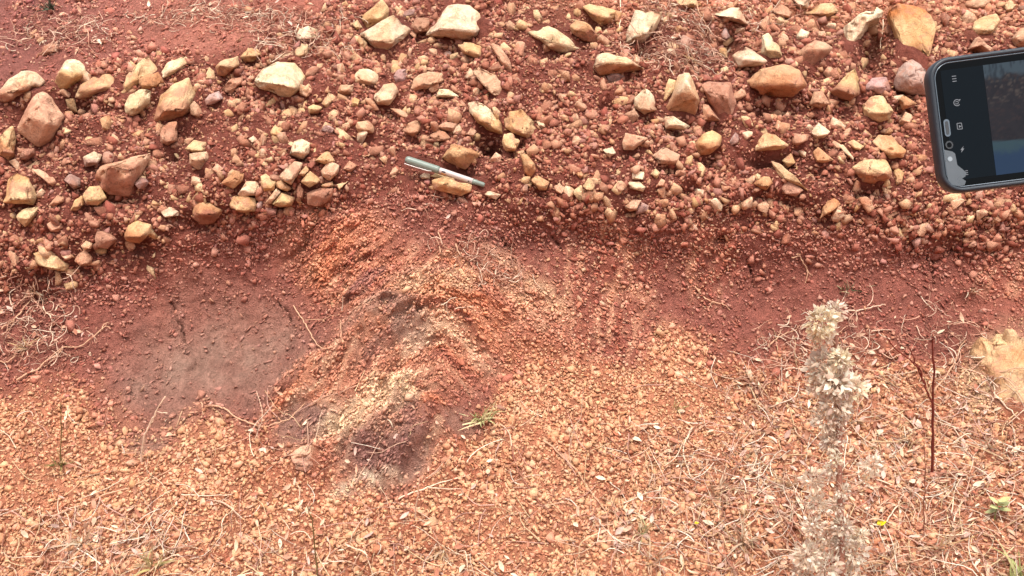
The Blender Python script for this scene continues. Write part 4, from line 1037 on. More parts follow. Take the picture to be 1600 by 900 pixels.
pen_part('barrel', [(0.425, 0.0045), (0.43, 0.0052), (0.50, 0.0054), (0.52, 0.0052), (0.80, 0.0049), (0.835, 0.0048), (0.838, 0.0040)], M_BARREL)
pen_part('end_plug', [(0.836, 0.0040), (0.838, 0.0046), (0.90, 0.0046), (0.904, 0.0043), (0.98, 0.0041), (0.995, 0.0034), (1.0, 0.0001)], M_CAP)
pen_part('ring', [(0.835, 0.0041), (0.836, 0.0051), (0.845, 0.0051), (0.846, 0.0041)], M_BARREL)
# clip on the lower side, towards the viewer
vw = -ray(655, 258); low = np.cross(tp, vw); low = low / np.linalg.norm(low)
if low @ UPV > 0: low = -low
cd_ = low * 0.9 + vw * 0.44; cd_ /= np.linalg.norm(cd_)
pts = [A_ + tp * PL * f + cd_ * h for f, h in ((0.004, 0.002), (0.004, 0.0085), (0.02, 0.0092), (0.15, 0.0090), (0.30, 0.0082), (0.335, 0.0068), (0.345, 0.0064))]
wd = np.cross(tp, cd_)
V = []
for p_ in pts:
    for sx, sy in ((-1, -1), (1, -1), (1, 1), (-1, 1)): V.append(p_ + wd * sx * 0.0016 + cd_ * sy * 0.0004)
F = [(i * 4 + j, i * 4 + (j + 1) % 4, (i + 1) * 4 + (j + 1) % 4, (i + 1) * 4 + j) for i in range(len(pts) - 1) for j in range(4)] + [(0, 1, 2, 3), (len(V) - 4, len(V) - 3, len(V) - 2, len(V) - 1)]
link('clip', make_mesh('clip', np.array(V) - PC, np.array(F), None, False, M_CLIP), pen)
def band_patch(name, f0, f1, a0, a1, r, mat):
    """thin printed patch wrapped on the barrel; angles from the viewer direction towards the lower side"""
    nu, na = 2, 6; V = []
    for f in np.linspace(f0, f1, nu + 1):
        for an in np.radians(np.linspace(a0, a1, na + 1)): V.append(A_ + tp * PL * f + (vw * math.cos(an) + low * math.sin(an)) * r)
    F = [(i * (na + 1) + j, i * (na + 1) + j + 1, (i + 1) * (na + 1) + j + 1, (i + 1) * (na + 1) + j) for i in range(nu) for j in range(na)]
    link(name, make_mesh(name, np.array(V) - PC, np.array(F), None, True, mat), pen)
band_patch('printed_mark', 0.458, 0.505, -8, 18, 0.00556, M_PRINT)
band_patch('printed_mark', 0.455, 0.520, 26, 70, 0.00556, M_GOLD)
band_patch('printed_mark', 0.790, 0.805, 12, 42, 0.00512, M_PRINT)
band_patch('printed_mark', 0.712, 0.735, 20, 38, 0.00518, M_GOLD)
for k_ in range(6): band_patch('printed_mark', 0.545 + 0.026 * k_, 0.560 + 0.026 * k_, -2, 12, 0.0054, plain_mat('pen_print_grey', alb(196, 176, 172), 0.5) if k_ == 0 else bpy.data.materials['pen_print_grey'])

# ------------------------------------------------------------------ phone held into the picture
a_ = math.radians(7.0)
ex = RGT * math.cos(a_) + UPV * math.sin(a_) - FWD * 0.05; ex /= np.linalg.norm(ex)
ey = -RGT * math.sin(a_) + UPV * math.cos(a_); ey -= ex * (ey @ ex); ey /= np.linalg.norm(ey)
ez = np.cross(ex, ey)                                   # towards the viewer
O_ = at_depth(1463, 307, 0.556)
PH, PLN, PT = 0.0790, 0.160, 0.0108
phone = bpy.data.objects.new('smartphone', None); COL.objects.link(phone)
phone.matrix_world = Matrix(((ex[0], ey[0], ez[0], O_[0]), (ex[1], ey[1], ez[1], O_[1]), (ex[2], ey[2], ez[2], O_[2]), (0, 0, 0, 1)))
phone['label'] = 'smartphone in a dark blue-grey case with its camera screen on'; phone['category'] = 'phone'
phone.empty_display_size = 0.03
def rrect(w0, h0, w1, h1, r, n=8):
    P = []
    for cx, cy_, st in ((w1 - r, h1 - r, 0), (w0 + r, h1 - r, 90), (w0 + r, h0 + r, 180), (w1 - r, h0 + r, 270)):
        for k_ in range(n + 1):
            t_ = math.radians(st + 90 * k_ / n); P.append((cx + r * math.cos(t_), cy_ + r * math.sin(t_)))
    return np.array(P)
def inset(i, z, r):
    P = rrect(i, i, PLN - i, PH - i, max(r - i, 0.001))
    return np.concatenate((P, np.full((len(P), 1), z)), 1)
def rings_mesh(name, rings, mat, cap0=True, cap1=True, smooth=True):
    k_ = len(rings[0]); V = np.concatenate(rings); F = []
    for i in range(len(rings) - 1):
        for j in range(k_): F.append((i * k_ + j, i * k_ + (j + 1) % k_, (i + 1) * k_ + (j + 1) % k_, (i + 1) * k_ + j))
    bmq = make_mesh(name, V, np.array(F), None, smooth, mat)
    b = bmesh.new(); b.from_mesh(bmq); b.verts.ensure_lookup_table()
    if cap0: b.faces.new([b.verts[j] for j in range(k_)][::-1])
    if cap1: b.faces.new([b.verts[(len(rings) - 1) * k_ + j] for j in range(k_)])
    b.to_mesh(bmq); b.free()
    return bmq
RC = 0.0125
M_CASE = plain_mat('phone_case_rubber', (0.014, 0.020, 0.028), 0.45, 0.0, 0.4, 0.10, 300, bump=0.0002)
M_GLASS = plain_mat('phone_glass_black', (0.001, 0.0015, 0.002), 0.10, 0.0, 0.06, 0.05)
M_UI = plain_mat('camera_app_panel', (0.001, 0.002, 0.003), 0.12, 0.0, 0.06, 0.05, emit=(0.012, 0.024, 0.038), es=0.07)
M_ICON = plain_mat('camera_app_icon', (0.05, 0.05, 0.055), 0.4, emit=(0.20, 0.22, 0.24), es=0.25)
M_SPEAK = plain_mat('earpiece_mesh', (0.03, 0.035, 0.04), 0.5, 0.3)
M_PROT = plain_mat('lifted_screen_film', (0.055, 0.068, 0.08), 0.3, 0.0, 0.6, 0.25, 120)
case = [inset(0.0022, 0.0, RC), inset(0.0006, 0.0007, RC), inset(0.0, 0.0022, RC), inset(0.0, PT - 0.0022, RC), inset(0.0005, PT - 0.0006, RC), inset(0.0014, PT, RC), inset(0.0024, PT - 0.0003, RC),
        inset(0.0030, PT - 0.0012, RC), inset(0.0031, PT - 0.003, RC)]
cs = rings_mesh('case', case, M_CASE, True, True)
link('case', cs, phone)
link('front_glass', rings_mesh('front_glass', [inset(0.0032, PT - 0.0029, RC), inset(0.0032, PT - 0.0014, RC), inset(0.0036, PT - 0.0010, RC)], M_GLASS), phone)
M_TRIM = plain_mat('phone_metal_trim', (0.10, 0.12, 0.14), 0.25, 0.7)
link('metal_trim', rings_mesh('metal_trim', [inset(0.0031, PT - 0.0016, RC), inset(0.0030, PT - 0.0009, RC), inset(0.0036, PT - 0.0008, RC), inset(0.0037, PT - 0.0012, RC)], M_TRIM, False, False), phone)
ZG = PT - 0.0010
pc0 = O_ + ez * ZG
def on_glass(u, v, lift=0.0):
    r = ray(u, v); n = ez; t = ((pc0 + n * lift - CAM) @ n) / (r @ n); p = CAM + r * t - O_
    return np.array((p @ ex, p @ ey, p @ ez))
def slab(name, P2, z0, z1, mat, parent=phone):
    P2 = np.asarray(P2, float); k_ = len(P2)
    ar = 0.5 * np.sum(P2[:, 0] * np.roll(P2[:, 1], -1) - np.roll(P2[:, 0], -1) * P2[:, 1])
    if ar < 0: P2 = P2[::-1]
    return link(name, rings_mesh(name, [np.concatenate((P2, np.full((k_, 1), z)), 1) for z in (z0, z1)], mat, smooth=False), parent)
gx = on_glass(1479, 190)[0]; vx = on_glass(1546, 190)[0]
ty0, ty1 = 0.0075, PH - 0.0075
slab('app_panel', [(gx, ty0), (vx, ty0), (vx, ty1), (gx, ty1)], ZG + 0.00002, ZG + 0.00012, M_UI)
# live picture: a dim copy of the cutting with trees above and something blue below
nx_, ny_ = 110, 70
px_ = np.linspace(vx + 0.0001, PLN - 0.028, nx_); py2 = np.linspace(ty0, ty1, ny_)
GX, GY = np.meshgrid(px_, py2); fy = (GY - ty0) / (ty1 - ty0)
n_ = fbm(GX / 0.004, GY / 0.004, 0, 4, 81); n2_ = fbm(GX / 0.0012, GY / 0.006, 0, 3, 82)
Cc = np.empty(GX.shape + (3,)); Cc[:] = lin((58, 50, 54))
def mixc(c, m):
    global Cc
    Cc = Cc + (lin(c) - Cc) * np.clip(m, 0, 1)[..., None]
mixc((44, 38, 44), sstep(-0.1, 0.4, n_) * 0.7)
mixc((124, 108, 98), sstep(0.15, 0.5, fbm(GX / 0.0016, GY / 0.0013, 0, 3, 83)) * sstep(0.58, 0.70, fy) * 0.8)
mixc((88, 66, 62), sstep(0.1, 0.5, fbm(GX / 0.0022, GY / 0.0012, 0, 3, 85)) * 0.6)
mixc((98, 116, 128), sstep(0.86, 0.92, fy + 0.05 * n_))
mixc((50, 62, 74), sstep(0.05, 0.4, n2_) * sstep(0.80, 0.86, fy) * 0.8)
mixc((78, 110, 122), sstep(0.315, 0.30, fy + 0.03 * (GX - vx) / 0.03))
mixc((52, 86, 126), sstep(0.26, 0.16, fy + 0.05 * n_))
Vg = np.stack((GX, GY, np.full_like(GX, ZG + 0.00013)), -1).reshape(-1, 3)
ii = np.arange(ny_ - 1)[:, None] * nx_ + np.arange(nx_ - 1)[None, :]
mscr, t_, b_ = new_mat('live_screen_picture')
at_ = t_.nodes.new('ShaderNodeAttribute'); at_.attribute_name = 'col'
t_.links.new(at_.outputs['Color'], b_.inputs['Emission Color']); b_.inputs['Emission Strength'].default_value = 0.15; b_.inputs['Specular IOR Level'].default_value = 0.06
b_.inputs['Base Color'].default_value = (0.005, 0.006, 0.008, 1); b_.inputs['Roughness'].default_value = 0.14
link('viewfinder_picture', make_mesh('viewfinder_picture', Vg, np.stack((ii, ii + 1, ii + nx_ + 1, ii + nx_), -1).reshape(-1, 4), Cc.reshape(-1, 3), False, mscr), phone)
# icons, each where it stands on the app panel
def icon_bar(u0, v0, u1, v1, wpx, name='icon', parent=phone):
    a1, b1 = on_glass(u0, v0)[:2], on_glass(u1, v1)[:2]; d = b1 - a1; nn_ = np.array((-d[1], d[0])) / np.linalg.norm(d) * wpx * 0.000373 / 2
    return [a1 - nn_, b1 - nn_, b1 + nn_, a1 + nn_]
def icon(name, polys):
    V = []; F = []
    for P2 in polys:
        P2 = np.asarray(P2); ar = 0.5 * np.sum(P2[:, 0] * np.roll(P2[:, 1], -1) - np.roll(P2[:, 0], -1) * P2[:, 1])
        if ar < 0: P2 = P2[::-1]
        F.append(np.arange(len(V), len(V) + len(P2))); V += [(p[0], p[1], ZG + 0.0002) for p in P2]
    me = bpy.data.meshes.new(name); me.from_pydata(V, [], [tuple(int(i) for i in f) for f in F]); me.materials.append(M_ICON)
    return link(name, me, phone)
icon('menu_icon', [icon_bar(1487, 119.5, 1493.5, 118.7, 1.1), icon_bar(1487.5, 123.5, 1494, 122.7, 1.1), icon_bar(1488, 127.5, 1494.5, 126.7, 1.1)])
def ring_icon(cu, cv, r, wd_, a0=0, a1=360, n=22):
    out = []
    for k_ in range(n):
        t0, t1 = [math.radians(a0 + (a1 - a0) * j / n) for j in (k_, k_ + 1)]
        out.append([on_glass(cu + rr * math.cos(t), cv + rr * math.sin(t))[:2] for rr, t in ((r, t0), (r, t1), (r - wd_, t1), (r - wd_, t0))])
    return out
icon('timer_icon', ring_icon(1495, 160.5, 5.4, 1.1, 30, 330) + ring_icon(1495, 160.5, 2.6, 0.9, 200, 520) + [icon_bar(1498.5, 156, 1500.5, 155.6, 1.2)])
icon('motion_photo_icon', [icon_bar(1495, 193, 1502, 192.2, 1), icon_bar(1502, 192.2, 1503.5, 201.5, 1), icon_bar(1503.5, 201.5, 1496, 202, 1), icon_bar(1496, 202, 1495, 193, 1), [on_glass(*q)[:2] for q in ((1498, 195.5), (1502, 197.5), (1498.4, 199.8))]])
icon('flash_icon', [[on_glass(*q)[:2] for q in ((1505.5, 228), (1500.5, 234.5), (1503, 234.3))], [on_glass(*q)[:2] for q in ((1503, 232.3), (1506.5, 232), (1501.8, 238.5))]])
icon('settings_icon', [icon_bar(1508, 267, 1512, 266.6, 1), icon_bar(1508.3, 270, 1512.3, 269.6, 1), icon_bar(1508.6, 273, 1512.6, 272.6, 1)])
def capsule(cu, cv, du, dv, r, n=8):
    d = np.array((du, dv), float); L = np.linalg.norm(d); d /= L; p = np.array((-d[1], d[0])); P = []
    for k_ in range(n + 1):
        t = math.pi * k_ / n; P.append(np.array((cu, cv)) + d * (L / 2) + r * (math.sin(t) * d + math.cos(t) * p))
    for k_ in range(n + 1):
        t = math.pi * k_ / n; P.append(np.array((cu, cv)) - d * (L / 2) + r * (-math.sin(t) * d - math.cos(t) * p))
    return [on_glass(*q)[:2] for q in P]
ear = slab('earpiece', capsule(1479.5, 200, 2.2, 18, 4.6), ZG + 0.0001, ZG + 0.0004, M_TRIM)
slab('earpiece_grille', capsule(1479.5, 200, 2.0, 16, 2.4), ZG + 0.0004, ZG + 0.0006, M_SPEAK, ear)
fc = slab('front_camera', capsule(1483, 226.5, 0.4, 0.6, 6.0), ZG + 0.0001, ZG + 0.0003, M_SPEAK)
slab('camera_lens', capsule(1483, 226.5, 0.4, 0.6, 3.6), ZG + 0.0003, ZG + 0.0005, M_GLASS, fc)
film = slab('lifted_film', [on_glass(*q)[:2] for q in ((1475, 234), (1488, 237), (1492, 240), (1494, 250), (1495.5, 258), (1503, 264), (1510, 270), (1508, 276), (1503, 279), (1509, 283), (1507, 289), (1497, 291), (1487, 289), (1481, 281), (1478, 262))], ZG + 0.0001, ZG + 0.0003, M_PROT)
slab('sensor_dot', capsule(1484, 248.5, 0.3, 0.5, 3.6), ZG + 0.0003, ZG + 0.0005, plain_mat('sensor_dot_pale', (0.2, 0.24, 0.27), 0.3), phone)

# ------------------------------------------------------------------ plants
def blades(bag, base_p, n, length, width, cols, R, spread=0.6, up=np.array((0, -0.25, 1.0)), seg=5):
    for _ in range(n):
        d = up + R.normal(scale=spread, size=3); d /= np.linalg.norm(d)
        L = length * R.uniform(0.5, 1.1); bend = R.normal(scale=0.35, size=3) + np.array((0, -0.1, -0.35))
        side = np.cross(d, R.normal(size=3)); side /= np.linalg.norm(side)
        b0 = base_p + R.normal(scale=0.12, size=3) * length * np.array((1, .5, .15))
        V = []
        for k_ in range(seg + 1):
            f = k_ / seg; p = b0 + d * L * f + bend * L * f * f * 0.6
            w_ = width * (1 - f ** 2) * 0.5 + 0.00015
            V += [p - side * w_, p + side * w_]
        F = [(2 * i, 2 * i + 1, 2 * i + 3, 2 * i + 2) for i in range(seg)]
        c = alb(*cols[R.integers(0, len(cols))]) * R.uniform(0.85, 1.15)
        bag.add(V, np.array(F), c)

GREENS = [(200, 196, 140), (184, 184, 126), (222, 206, 158), (232, 206, 160)]
R = np.random.default_rng(5)
for (u, v, L, n, cols, label) in (
        (752, 658, 0.048, 40, GREENS, 'pale green grass tuft growing beside the outcrop'),
        (1322, 455, 0.035, 16, [(140, 150, 110), (176, 160, 120), (120, 130, 96)], 'small grey-green sprout on the dark face above the dried plant'),
        (94, 728, 0.030, 26, [(120, 118, 66), (150, 140, 84), (170, 130, 90)], 'dark olive tuft at the foot of a thin upright stalk'),
        (80, 16, 0.036, 44, [(92, 104, 84), (120, 126, 100), (80, 84, 70)], 'dark green tuft hanging at the top edge of the bank'),
        (1058, 640, 0.028, 14, [(206, 196, 140), (220, 190, 140), (180, 180, 120)], 'thin yellow-green tuft among straw right of centre'),
        (1000, 835, 0.04, 24, [(196, 190, 140), (214, 186, 146), (170, 172, 118)], 'greyish green grass clump in the litter, bottom centre-right'),
        (1590, 905, 0.06, 40, [(176, 180, 116), (204, 196, 140), (150, 160, 104)], 'pale green leafy clump in the bottom right corner'),
        (238, 885, 0.05, 30, [(196, 176, 128), (214, 180, 140), (176, 160, 104)], 'straw-coloured grass clump at the bottom left'),
        (522, 480, 0.016, 10, [(190, 178, 130), (170, 170, 120)], 'tiny pale sprout between thin roots on the outcrop')):
    bag = Bag(); p, n_ = hit(u, min(v, 899))
    if v > 899: p = p + np.array((0.0, -0.01, -0.006))
    p0 = p.copy()
    blades(bag, np.zeros(3), n, L, L * (0.05 if L < 0.05 else 0.06), cols, R, up=n_ * 0.5 + np.array((0, -0.2, 0.6)))
    link('grass_tuft', bag.mesh('grass_tuft', M_LEAF, True), loc=p0, label=label, category='grass tuft')

def leaf(bag, p, d, up_, L, W, c, curl=0.3, seg=5):
    d = d / np.linalg.norm(d); sd_v = np.cross(d, up_); sd_v /= np.linalg.norm(sd_v) + 1e-9; nn_ = np.cross(sd_v, d)
    V = []
    for k_ in range(seg + 1):
        f = k_ / seg; w_ = W * math.sin(math.pi * min(0.97, 0.06 + 0.92 * f)) * 0.5
        q_ = p + d * L * f + nn_ * curl * L * (f * f - 0.2 * f)
        V += [q_ - sd_v * w_ + nn_ * w_ * 0.35, q_, q_ + sd_v * w_ + nn_ * w_ * 0.35]
    F = []
    for i in range(seg):
        for j in range(2): F.append((3 * i + j, 3 * i + j + 1, 3 * i + 4 + j, 3 * i + 3 + j))
    bag.add(V, np.array(F), c)
# young leafy seedling at the lower right
p, n_ = hit(1553, 812)
sp = bpy.data.objects.new('seedling', None); COL.objects.link(sp); sp.location = p; sp['label'] = 'light green seedling with a few leaves in the lower right litter'; sp['category'] = 'seedling'; sp.empty_display_size = .02
bag = Bag(); V, F = tube([(0, 0, -0.004), (0, -0.004, 0.016), (0.001, -0.006, 0.030)], [0.0009, 0.0008, 0.0006]); bag.add(V, F, alb(150, 160, 90))
link('stem', bag.mesh('stem', M_LEAF), sp)
for k_ in range(7):
    bag = Bag(); an = k_ * 2.4
    leaf(bag, np.array((0.001, -0.006, 0.030 - 0.002 * k_)), np.array((math.cos(an), math.sin(an) * 0.5 - 0.3, 0.35 - 0.1 * k_)), np.array((0, -0.4, 1.0)), 0.017, 0.010, alb(190, 190, 132) * R.uniform(.85, 1.1))
    link('leaf', bag.mesh('leaf', M_LEAF), sp)
for (u, v, L, label) in ((1374, 823, 0.013, 'bright yellow fallen petal near the dried plant'), (1087, 826, 0.007, 'small yellow fallen leaf in litter left of the dried plant')):
    bag = Bag(); p, n_ = hit(u, v); p = p + n_ * 0.008
    leaf(bag, np.zeros(3) - np.array((L / 2, 0, 0)), np.array((1.0, -0.2, 0.25)), n_, L, L * 0.62, alb(240, 214, 20, 1.1), 0.35)
    leaf(bag, np.zeros(3) - np.array((L / 2, 0.001, -0.001)), np.array((1.0, 0.1, 0.7)), n_, L * 0.7, L * 0.5, alb(222, 196, 40), 0.35)
    link('fallen_petal', bag.mesh('fallen_petal', M_LEAF), loc=p, label=label, category='petal')

# ---- dried plant standing in front
YP = 1.10
def pt(u, v, y=YP):
    r = ray(u, v); return CAM + r * ((y - CAM[1]) / r[1])
stem_px = [(1318, 990), (1316, 900), (1314, 815), (1311, 745), (1312, 650), (1311, 600), (1308, 560), (1305, 520), (1303, 490)]
sp3 = np.array([pt(*q) for q in stem_px])
P0 = sp3[0].copy()
# root it in the ground
bz = BVH.ray_cast(Vector(P0 + np.array((0, 0, 0.3))), Vector((0, 0, -1)), 3.0)[0]
if bz is not None: P0 = np.array(bz)
sp3[0] = P0
sp3 = np.concatenate((sp3[:1], (sp3[:1] * 0.5 + sp3[1:2] * 0.5), sp3[1:]))
plant = bpy.data.objects.new('dried_plant', None); COL.objects.link(plant); plant.location = P0
plant['label'] = 'tall dried weed with woolly grey seed heads standing in front of the slope'; plant['category'] = 'plant'; plant.empty_display_size = .05
bag = Bag(); V, F = tube(sp3 - P0, np.linspace(0.0046, 0.0026, len(sp3)), 8); bag.add(V, F, alb(172, 120, 100)); link('stem', bag.mesh('stem', M_STRAW), plant)
R = np.random.default_rng(31)
GW = [(244, 228, 206), (250, 240, 220), (230, 208, 188), (252, 244, 228), (214, 188, 172), (240, 220, 196)]
def seed_head(u, v, rpx, nb, nh, cols, dy=0.0, yellow=False, dark=0.0):
    c = pt(u, v, YP + dy); r = 1.12 * rpx * np.linalg.norm(c - CAM) / FPX
    # stalk back to the stem
    j = np.argmin(np.abs(sp3[:, 2] - (c[2] - 0.35 * r))); t = sp3[max(j, 1)]
    bag = Bag(); V, F = tube([t - P0, (t * 0.45 + c * 0.55) + np.array((0, -0.002, -0.004)) - P0, c - P0], [0.0012, 0.0010, 0.0008], 5); bag.add(V, F, alb(196, 158, 132))
    link('stalk', bag.mesh('stalk', M_STRAW), plant)
    bag = Bag()
    for _ in range(int(nb * 4.0)):
        d = R.normal(size=3); d /= np.linalg.norm(d)
        if yellow: d[1] = -abs(d[1])
        c_ = np.minimum(alb(*cols[R.integers(0, len(cols))]) * R.uniform(1.05, 1.4) * (1 - 0.6 * dark * R.random()), 0.86)
        leaf(bag, c - P0 + d * r * R.uniform(0.45, 0.85), d + R.normal(scale=0.35, size=3), R.normal(size=3), r * R.uniform(0.26, 0.52), r * R.uniform(0.17, 0.34), c_, R.uniform(-0.7, 0.9), 4)
    hs = []
    for _ in range(int(nh * 1.0)):
        d = R.normal(size=3); d /= np.linalg.norm(d)
        b0 = c - P0 + d * r * R.uniform(0.1, 0.7); b1 = b0 + d * r * R.uniform(0.3, 0.7) + R.normal(scale=0.15 * r, size=3)
        V, F = tube([b0, (b0 + b1) / 2 + R.normal(scale=0.07 * r, size=3), b1], [0.0004, 0.00035, 0.0002], 3); bag.add(V, F, np.minimum(alb(*cols[R.integers(0, len(cols))]) * 1.25, .86))
    link('seed_head', bag.mesh('seed_head', M_WOOL, True), plant)
YW = [(246, 234, 208), (240, 222, 188), (250, 242, 224), (230, 210, 184)]
for a_ in ((1281, 503, 23, 46, 40, YW, -0.01, True), (1306, 487, 15, 26, 90, GW, 0.008), (1286, 527, 15, 16, 40, GW, -0.004), (1272, 537, 8, 6, 10, YW, 0), (1313, 562, 16, 34, 60, YW, -0.012),
           (1288, 572, 24, 44, 90, GW, 0.006), (1306, 596, 26, 46, 90, GW, -0.008), (1331, 606, 20, 34, 50, YW, 0.0), (1280, 600, 18, 24, 60, GW, 0.012), (1304, 628, 20, 34, 70, GW, -0.006, False, 0.2),
           (1290, 655, 18, 26, 70, GW, 0.0, False, 0.25), (1298, 690, 17, 24, 80, GW, 0.004), (1306, 716, 11, 12, 40, YW, -0.008), (1271, 752, 17, 22, 60, GW, 0.0), (1317, 768, 11, 18, 60, GW, -0.004, False, 0.5),
           (1275, 785, 15, 20, 50, GW, 0.006), (1362, 728, 16, 22, 60, GW, -0.002), (1352, 752, 9, 10, 30, YW, 0), (1316, 823, 15, 26, 70, GW, -0.006, False, 0.5), (1269, 822, 15, 20, 60, GW, 0.0),
           (1313, 846, 13, 22, 60, GW, 0, False, 0.55), (1335, 862, 19, 26, 80, GW, 0.004, False, .3), (1262, 868, 20, 30, 70, GW, 0.0), (1290, 886, 20, 34, 60, GW, -0.008, False, .2), (1255, 895, 16, 20, 60, GW, 0.004, False, .3), (1325, 905, 20, 26, 70, GW, .004, False, .3),
           (1345, 838, 13, 16, 50, YW, .01), (1311, 655, 11, 14, 60, GW, -.006), (1306, 672, 12, 14, 60, GW, .004), (1299, 735, 12, 14, 50, GW, .002), (1304, 790, 13, 16, 60, GW, 0.0), (1290, 838, 14, 16, 60, GW, .004), (1322, 640, 12, 14, 50, GW, .002)):
    seed_head(*a_)
for (u0, v0, u1, v1) in ((1311, 775, 1356, 748), (1314, 860, 1290, 850), (1313, 830, 1268, 825), (1308, 540, 1290, 530), (1312, 640, 1295, 660)):
    a1, b1 = pt(u0, v0) - P0, pt(u1, v1) - P0
    bag = Bag(); V, F = tube([a1, (a1 + b1) / 2 + np.array((0, -.004, .003)), b1], [0.0012, 0.001, 0.0008], 5); bag.add(V, F, alb(206, 168, 140)); link('side_branch', bag.mesh('side_branch', M_STRAW), plant)

